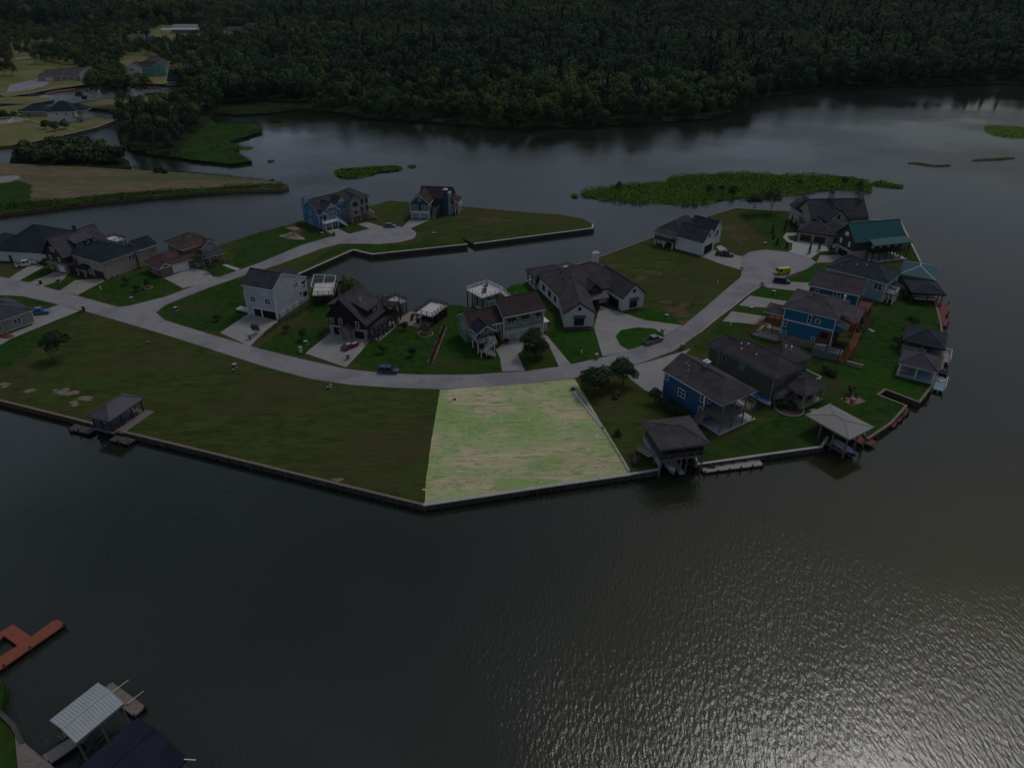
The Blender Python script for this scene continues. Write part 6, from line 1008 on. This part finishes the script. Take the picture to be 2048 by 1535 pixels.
for i, (px, py, h_, r, m_, lb) in enumerate([(825,712,2.6,1.2,'leaf_yard','dark sapling in the lawn left of the flower strip'), (765,706,2.2,1.0,'leaf_yard','reddish-dark sapling on the lawn right of the sports car'), (851,668,3.4,1.7,'leaf_olive','small tree in a round stone ring on the black house lawn'), (810,660,2.4,1.2,'leaf_yard','young tree at the terrace corner'),
    (607,680,3.4,1.2,'leaf_yard','upright dark sapling left of the black house drive'), (574,664,2.2,1.1,'leaf_yard_light','pale sapling near the rail fence'), (513,668,2.8,1.3,'leaf_yard','bushy small tree beside the grey house drive'), (435,642,2.0,1.2,'leaf_yard','round shrub on the grass left of the grey house'), (275,582,2.2,1.1,'leaf_yard','round dark bush on the peach house lawn'), (297,575,3.0,1.1,'leaf_yard','sapling in a mulch ring on the peach house lawn'), (253,570,2.8,1.0,'leaf_yard','thin sapling near the peach house wall'),
    (402,535,4.2,2.4,'leaf_yard','dense dark tree beside the brick house garage'), (424,545,3.0,1.8,'leaf_yard','rounded shrub by the brick house walk'), (1700,788,2.0,.9,'leaf_yard','sapling on the big back lawn'), (1822,655,4.0,2.0,'leaf_yard','bushy tree behind the tan-walled boathouse'), (1795,694,3.2,2.2,'leaf_yard','dense bush left of the tan-walled boathouse'), (1855,706,3.4,2.4,'leaf_yard','dense bush covering the tan-walled boathouse corner'), (1715,672,2.8,2.0,'leaf_yard','dark bush beside the orange stairs'), (1795,590,3.2,2.2,'leaf_yard','dark bush in front of the teal boathouse'), (1812,600,2.4,1.8,'leaf_yard','bush at the foot of the slate boathouse'),
    (1610,800,2.2,2.0,'leaf_yard','shrub bed at the olive house porch corner'), (1625,790,2.6,2.2,'leaf_yard','dense shrubs beside the olive house porch'), (1560,812,1.6,1.8,'leaf_yard','low round shrub at the olive house rear corner'), (1580,815,1.4,1.6,'leaf_yard','low shrub in the round bed behind the olive house'), (1652,745,1.6,1.4,'leaf_yard','small bush by the olive house pergola'), (1665,752,1.4,1.3,'leaf_yard','outer small bush by the olive house pergola'), (1090,655,1.6,1.4,'leaf_yard','clipped shrubs right of the green house'), (1012,686,1.2,.8,'leaf_yard','potted shrub at the green house garage'), (1235,870,1.4,.9,'leaf_yard_light','small pale shrub between the pale lot and the boathouse'), (1232,795,1.6,1.0,'leaf_bright','yellow-green shrub under the oaks'), (1660,505,2.4,1.6,'leaf_yard','shrub cluster at the log house drive'), (1690,470,2.2,1.6,'leaf_yard','shrub between the stone house and the log house'), (100,525,2.0,1.8,'leaf_yard','hedge bush between the two far left drives'), (85,530,1.4,1.2,'leaf_yard','low bush beside the white pickup')]):
    ytree('small_tree' if h_ > 2.3 else 'shrub', lb, px, py, h_, r, .1 if h_ < 2 else .5, m_, 520, .32, .06, 5, cat='tree' if h_ > 2.3 else 'shrub')
for px, py, h_, lb in ((1544,466,3.2,'slim dark conifer left on the stone house lawn'), (1569,462,3.6,'slim dark conifer nearest the curved path'), (1554,489,2.4,'short conifer in the bed by the turning circle'), (1573,496,2.2,'short conifer at the bed corner by the turning circle'), (1546,478,1.8,'tiny conifer in the stone house bed'), (1618,507,4.4,'dark cypress at the stone house drive'), (1637,502,3.6,'second cypress at the stone house drive'), (279,537,5.6,'narrow cypress against the peach house wall'), (1590,455,3.0,'dark conifer against the stone house corner'), (1582,448,3.4,'taller conifer behind the curved path')):
    ytree('cypress_tree', lb, px, py, h_, .75, .1, 'leaf_yard', 420, .3, .06, pine=True)
# round stone ring, mulch rings, flower strip, shrub beds
for px, py, r_, lb in ((851,668,1.9,'round stone edging around the small lawn tree'), (1578,818,3.0,'curved stone edging of the bed behind the olive house'), (297,576,1.1,'mulch ring under the peach house sapling')):
    o = empty('bed_edging', (*G(px, py), GZ), 0, lb, 'edging'); mb = MB(); k = 20
    for i in range(k):
        a = i*math.tau/k; MB().box(-.26, -.14, 0, .26, .14, .26+rnd(-.03, .03)); s_ = MB().box(-r_*.15, -.15, 0, r_*.15, .15, .26).build('stone', 'stone', o); s_.location = (r_*math.cos(a), r_*math.sin(a), 0); s_.rotation_euler = (0, 0, a+math.pi/2)
    mb.sheet([(r_*.95*math.cos(i*.4189), r_*.95*math.sin(i*.4189)) for i in range(15)], .06); mb.build('mulch', 'mulch', o)
A, B = Vector((*G(861,726), 0)), Vector((*G(890,651), 0)); d = B-A; L_ = d.length
o = empty('flower_bed', (A.x, A.y, GZ), math.atan2(d.y, d.x), 'long narrow stone-edged flower strip across the lawn beside the green house', 'flower bed'); MB().box(0, -.62, 0, L_, .62, .1).build('mulch', 'mulch', o)
for i in range(int(L_/.9)):
    for sy in (-1, 1): MB().box(i*.9+.03, sy*.62-.12, 0, i*.9+.85, sy*.62+.12, .2+rnd(-.04,.04)).build('edging_stone', 'stone' if random.random() < .5 else 'brick', o)
for i in range(int(L_/1.5)): q = obj('bush', crown_mesh('bush', .95, .62, .05, 130, .26, 'bloom' if i % 2 else 'leaf_yard', lobes=4), o); q.location = (.8+i*1.5, rnd(-.2, .2), .08)
# retaining wall curve and stepping stones by the bright blue house
for k, (px, py) in enumerate([(1727,652),(1734,655),(1740,659),(1745,662)]):
    o = empty('stepping_stone', (*G(px, py), GZ+.02), rnd(0, 3), 'flat stepping stone in the lawn below the bright blue house', 'stone', 'stepping stones by the bright blue house'); MB().poly([(.6*math.cos(t)*rnd(.85, 1.1), .5*math.sin(t)) for t in [i*.785 for i in range(8)]], 0, .08).build('slab', 'path', o)

# ------------------------------------------------------------------ fences, boxes, mailboxes and other small things
def fence(label, pix, material='wood_dark', h=1.2, step=2.4, rails=(.35, .75, 1.1)):
    pts = GP(pix); ox, oy = pts[0]; o = empty('rail_fence', (ox, oy, GZ), 0, label, 'fence')
    for (ax, ay), (bx, by) in zip(pts, pts[1:]):
        k = max(1, int(math.hypot(bx-ax, by-ay)/step))
        for i in range(k+1): x, y = ax+(bx-ax)*i/k-ox, ay+(by-ay)*i/k-oy; MB().box(x-.08, y-.08, 0, x+.08, y+.08, h).build('post', material, o)
        for z in rails: MB().beam((ax-ox, ay-oy, z), (bx-ox, by-oy, z), .06, .14).build('rail', material, o)
    return o
fence('dark wooden rail fence between the grey house and the black house', [(530,672),(560,648),(655,600)]); fence('dark rail fence left of the black house drive', [(640,672),(662,654)]); fence('dark rail fence in front of the black house side porch', [(730,690),(772,665),(797,650)])
fence('low pale rail fence along the right side of the pale lot', [(1150,772),(1172,806),(1206,857),(1240,912),(1258,943)], 'trim', .7, 3.0, (.3, .6)); fence('dark rail fence behind the sky blue house by the soil heap', [(594,450),(620,463),(640,470)], 'wood_dark', 1.4)
fence('white rail fence around the far canal point lawn', [(18,248),(28,238),(62,243),(95,252),(150,262)], 'white', 1.2, 4)
o = empty('pipe_run', (*G(1148,784), GZ), 0, 'long pale pipes laid on the grass inside the pale lot', 'pipe'); a, b_ = Vector((*G(1148,784), 0)), Vector((*G(1202,855), 0)); q = b_-a
MB().tube((0,0,.16), (q.x, q.y, .16), .16, n=8).build('pipe', 'trim', o); MB().tube((.3,-.25,.14), (q.x+.3, q.y-.25, .14), .12, n=8).build('pipe', 'metal', o)
def utility(px, py, label, c='leaf_box', yaw=0):
    o = empty('utility_box', (*G(px, py), GZ), math.radians(yaw), label, 'utility box', 'green utility boxes'); MB().box(-.55, -.5, 0, .55, .5, .12).build('pad', 'concrete', o); MB().box(-.45, -.42, .12, .45, .42, .85).build('cabinet', c, o); MB().box(-.5, -.47, .851, .5, .47, .93).build('lid', 'box_lid', o)
mat('box_lid', (.30,.32,.31), .6, .1, 2); mat('leaf_box', (.05,.09,.07), .6, .1, 2)
for i, (px, py, lb) in enumerate([(1146,779,'teal utility box with white lid at the top right corner of the pale lot'), (117,563,'utility box on the strip between the tan drives'), (264,600,'utility box at the street corner lawn'), (352,620,'utility box on the corner lawn left of the grey house'), (470,734,'utility box on the dry slope across from the grey house'), (612,688,'utility box between the grey and black house drives'), (645,470,'utility box near the sky blue house drive'), (1333,635,'utility box on the ranch lawn right corner'), (1547,587,'utility box on the bright lawn below the dark SUV'), (1530,490,'utility box beside the turning circle bed'), (868,470,'utility box on the cul-de-sac point grass'), (1502,620,'utility box cover on the strip below the second drive')]): utility(px, py, lb, yaw=i*20)
def pedestal(px, py, label):
    o = empty('marker_post', (*G(px, py), GZ), 0, label, 'post'); MB().box(-.1, -.1, 0, .1, .1, 1.0).build('post', 'white', o); MB().box(-.14, -.14, 1.0, .14, .14, 1.12).build('cap', 'trim', o)
for px, py, lb in ((908,797,'white marker post in the top left corner of the pale lot'), (1163,708,'white marker post on the ranch front lawn'), (202,579,'white marker post on the peach house lawn'), (662,776,'white marker post on the dry slope right of centre'), (1435,568,'white marker post in the dry grass by the turning circle'), (1461,652,'white marker post on the lawn strip above the olive house')): pedestal(px, py, lb)
for px, py, lb in ((910,799,'small dark valve box beside the white lot marker'), (656,777,'dark round valve cover on the dry slope'), (297,686,'dark stump-like valve on the left dry slope'), (467,742,'dark valve cover beside the slope utility box')):
    o = empty('valve_box', (*G(px, py), GZ), 0, lb, 'valve box'); MB().tube((0,0,0), (0,0,.4), .3, .26, 8).build('body', 'dark', o); MB().tube((0,0,.4), (0,0,.46), .3, .3, 8).build('lid', 'metal', o)
def mailbox(px, py, label, m_='brick'):
    o = empty('mailbox', (*G(px, py), GZ), rnd(0, .8), label, 'mailbox'); MB().box(-.35, -.35, 0, .35, .35, 1.4).build('pillar', m_, o); MB().box(-.42, -.42, 1.4, .42, .42, 1.5).build('cap', 'stone_pale', o); MB().box(-.15, -.38, .95, .15, -.34, 1.25).build('door', 'metal', o)
for px, py, lb, m_ in ((501,678,'stone mailbox pillar at the grey house drive','stone'), (602,704,'white mailbox pillar at the black house lawn corner','trim'), (696,718,'stone mailbox pillar at the black house drive','stone'), (1193,718,'pinkish mailbox at the ranch drive','brick'), (1324,667,'grey mailbox at the oval lawn corner','stone_pale'), (1364,698,'red brick mailbox pillar at the olive house drive','brick'), (168,621,'dark mailbox at the bungalow drive','wood_dark'), (668,471,'dark mailbox at the sky blue house drive','wood_dark'), (82,568,'dark mailbox by the timber house drive','wood_dark'), (1483,541,'pale mailbox pillar at the turning circle mouth','concrete'), (1523,572,'pale mailbox pillar at the dark SUV drive','concrete')): mailbox(px, py, lb, m_)
for px, py, m_, lb in ((1395,598,'wood_dark','x'),):
    pass
# soil heap, fire pit, brush, tyres
def heap(name, label, px, py, yaw, sx, sy, sz, m_, cat):
    o = empty(name, (*G(px, py), GZ-.05), math.radians(yaw), label, cat); N1, N2 = 16, 9; mb = MB(); vs_ = []
    for i in range(N2+1):
        for j in range(N1):
            r_ = i/N2; a = j*math.tau/N1; zz = sz*(math.cos(r_*math.pi)*.5+.5)*(1+.25*math.sin(3*a+r_*5)+rnd(-.12, .12)) if i < N2 else 0; vs_.append((sx*r_*math.cos(a)*(1+rnd(-.05, .05)), sy*r_*math.sin(a)*(1+rnd(-.05, .05)), max(0, zz)))
    mb.add(vs_, [(i*N1+j, i*N1+(j+1) % N1, (i+1)*N1+(j+1) % N1, (i+1)*N1+j) for i in range(N2) for j in range(N1)][::1]); b_ = mb.build('mound', m_, o, True); return o
heap('soil_heap', 'long reddish soil heap on the lawn before the sky blue house', 585, 474, -22, 6.2, 2.0, 1.5, 'bare_soil', 'soil heap'); heap('soil_heap', 'small orange soil heap by the lake left of the sky blue house', 588, 457, -20, 3.4, 1.6, .9, 'bare_soil', 'soil heap')
heap('gravel_heap', 'pale gravel heap behind the stone house terrace', 1733, 450, 0, 4.0, 1.8, .8, 'sand', 'gravel')
o = empty('fire_pit', (*G(1706,800), GZ), 0.4, 'square brick fire pit with chairs on the big back lawn', 'fire pit'); MB().box(-2.2, -1.6, 0, 2.2, 1.6, .06).build('paving', 'brick', o); MB().tube((0,0,.06), (0,0,.45), .7, .65, 10).build('pit', 'stone', o)
for px, py in ((-1.6, .8), (1.5, .6), (-1.4,-1), (.4, 1.2)): MB().box(px-.32, py-.32, .06, px+.32, py+.32, .45).box(px-.32, py+.24, .45, px+.32, py+.32, .95).build('chair', 'wood_dark' if px > 0 else 'wood_red', o)
heap('brush_pile', 'rusty brush pile at the left edge below the bungalow', 12, 672, -20, 3.2, 1.6, .9, 'wood_red', 'brush pile'); heap('stone_patio', 'low pinkish stone patio behind the olive house', 1632, 822, -40, 3.0, 1.6, .12, 'drive_tan', 'patio')
for i in range(46):                                                    # driftwood and stalks scattered along the lot's water edge
    t = rnd(0, 1); px, py = 860+t*370, 985-t*52-rnd(2, 26); a = rnd(0, 3.1); l_ = rnd(.4, 1.5); o = empty('fallen_branch', (*G(px, py), GZ+.05), a, 'bleached fallen branch lying near the water edge of the pale lot', 'branch', 'bleached branches on the pale lot'); MB().tube((-l_/2,0,0), (l_/2,rnd(-.2,.2),.04), .05, .03, 5).tube((0,0,.02), (l_*.3, .35, .06), .03, .02, 4).build('stick', 'driftwood', o)

# ------------------------------------------------------------------ thin summer haze
m = bpy.data.materials.new('haze'); m.use_nodes = True; m.node_tree.nodes.clear(); MATS['haze'] = m
vo = m.node_tree.nodes.new('ShaderNodeOutputMaterial'); pv = m.node_tree.nodes.new('ShaderNodeVolumePrincipled')
pv.inputs['Color'].default_value = (.72, .84, 1, 1); pv.inputs['Density'].default_value = .000022
m.node_tree.links.new(pv.outputs[0], vo.inputs['Volume'])
tag(MB().box(-4700, -600, -3.5, 4700, 5700, 92).build('haze', 'haze'), 'thin bluish haze over the lake and the far wood', 'haze', kind='stuff')
SC.cycles.volume_bounces = 0
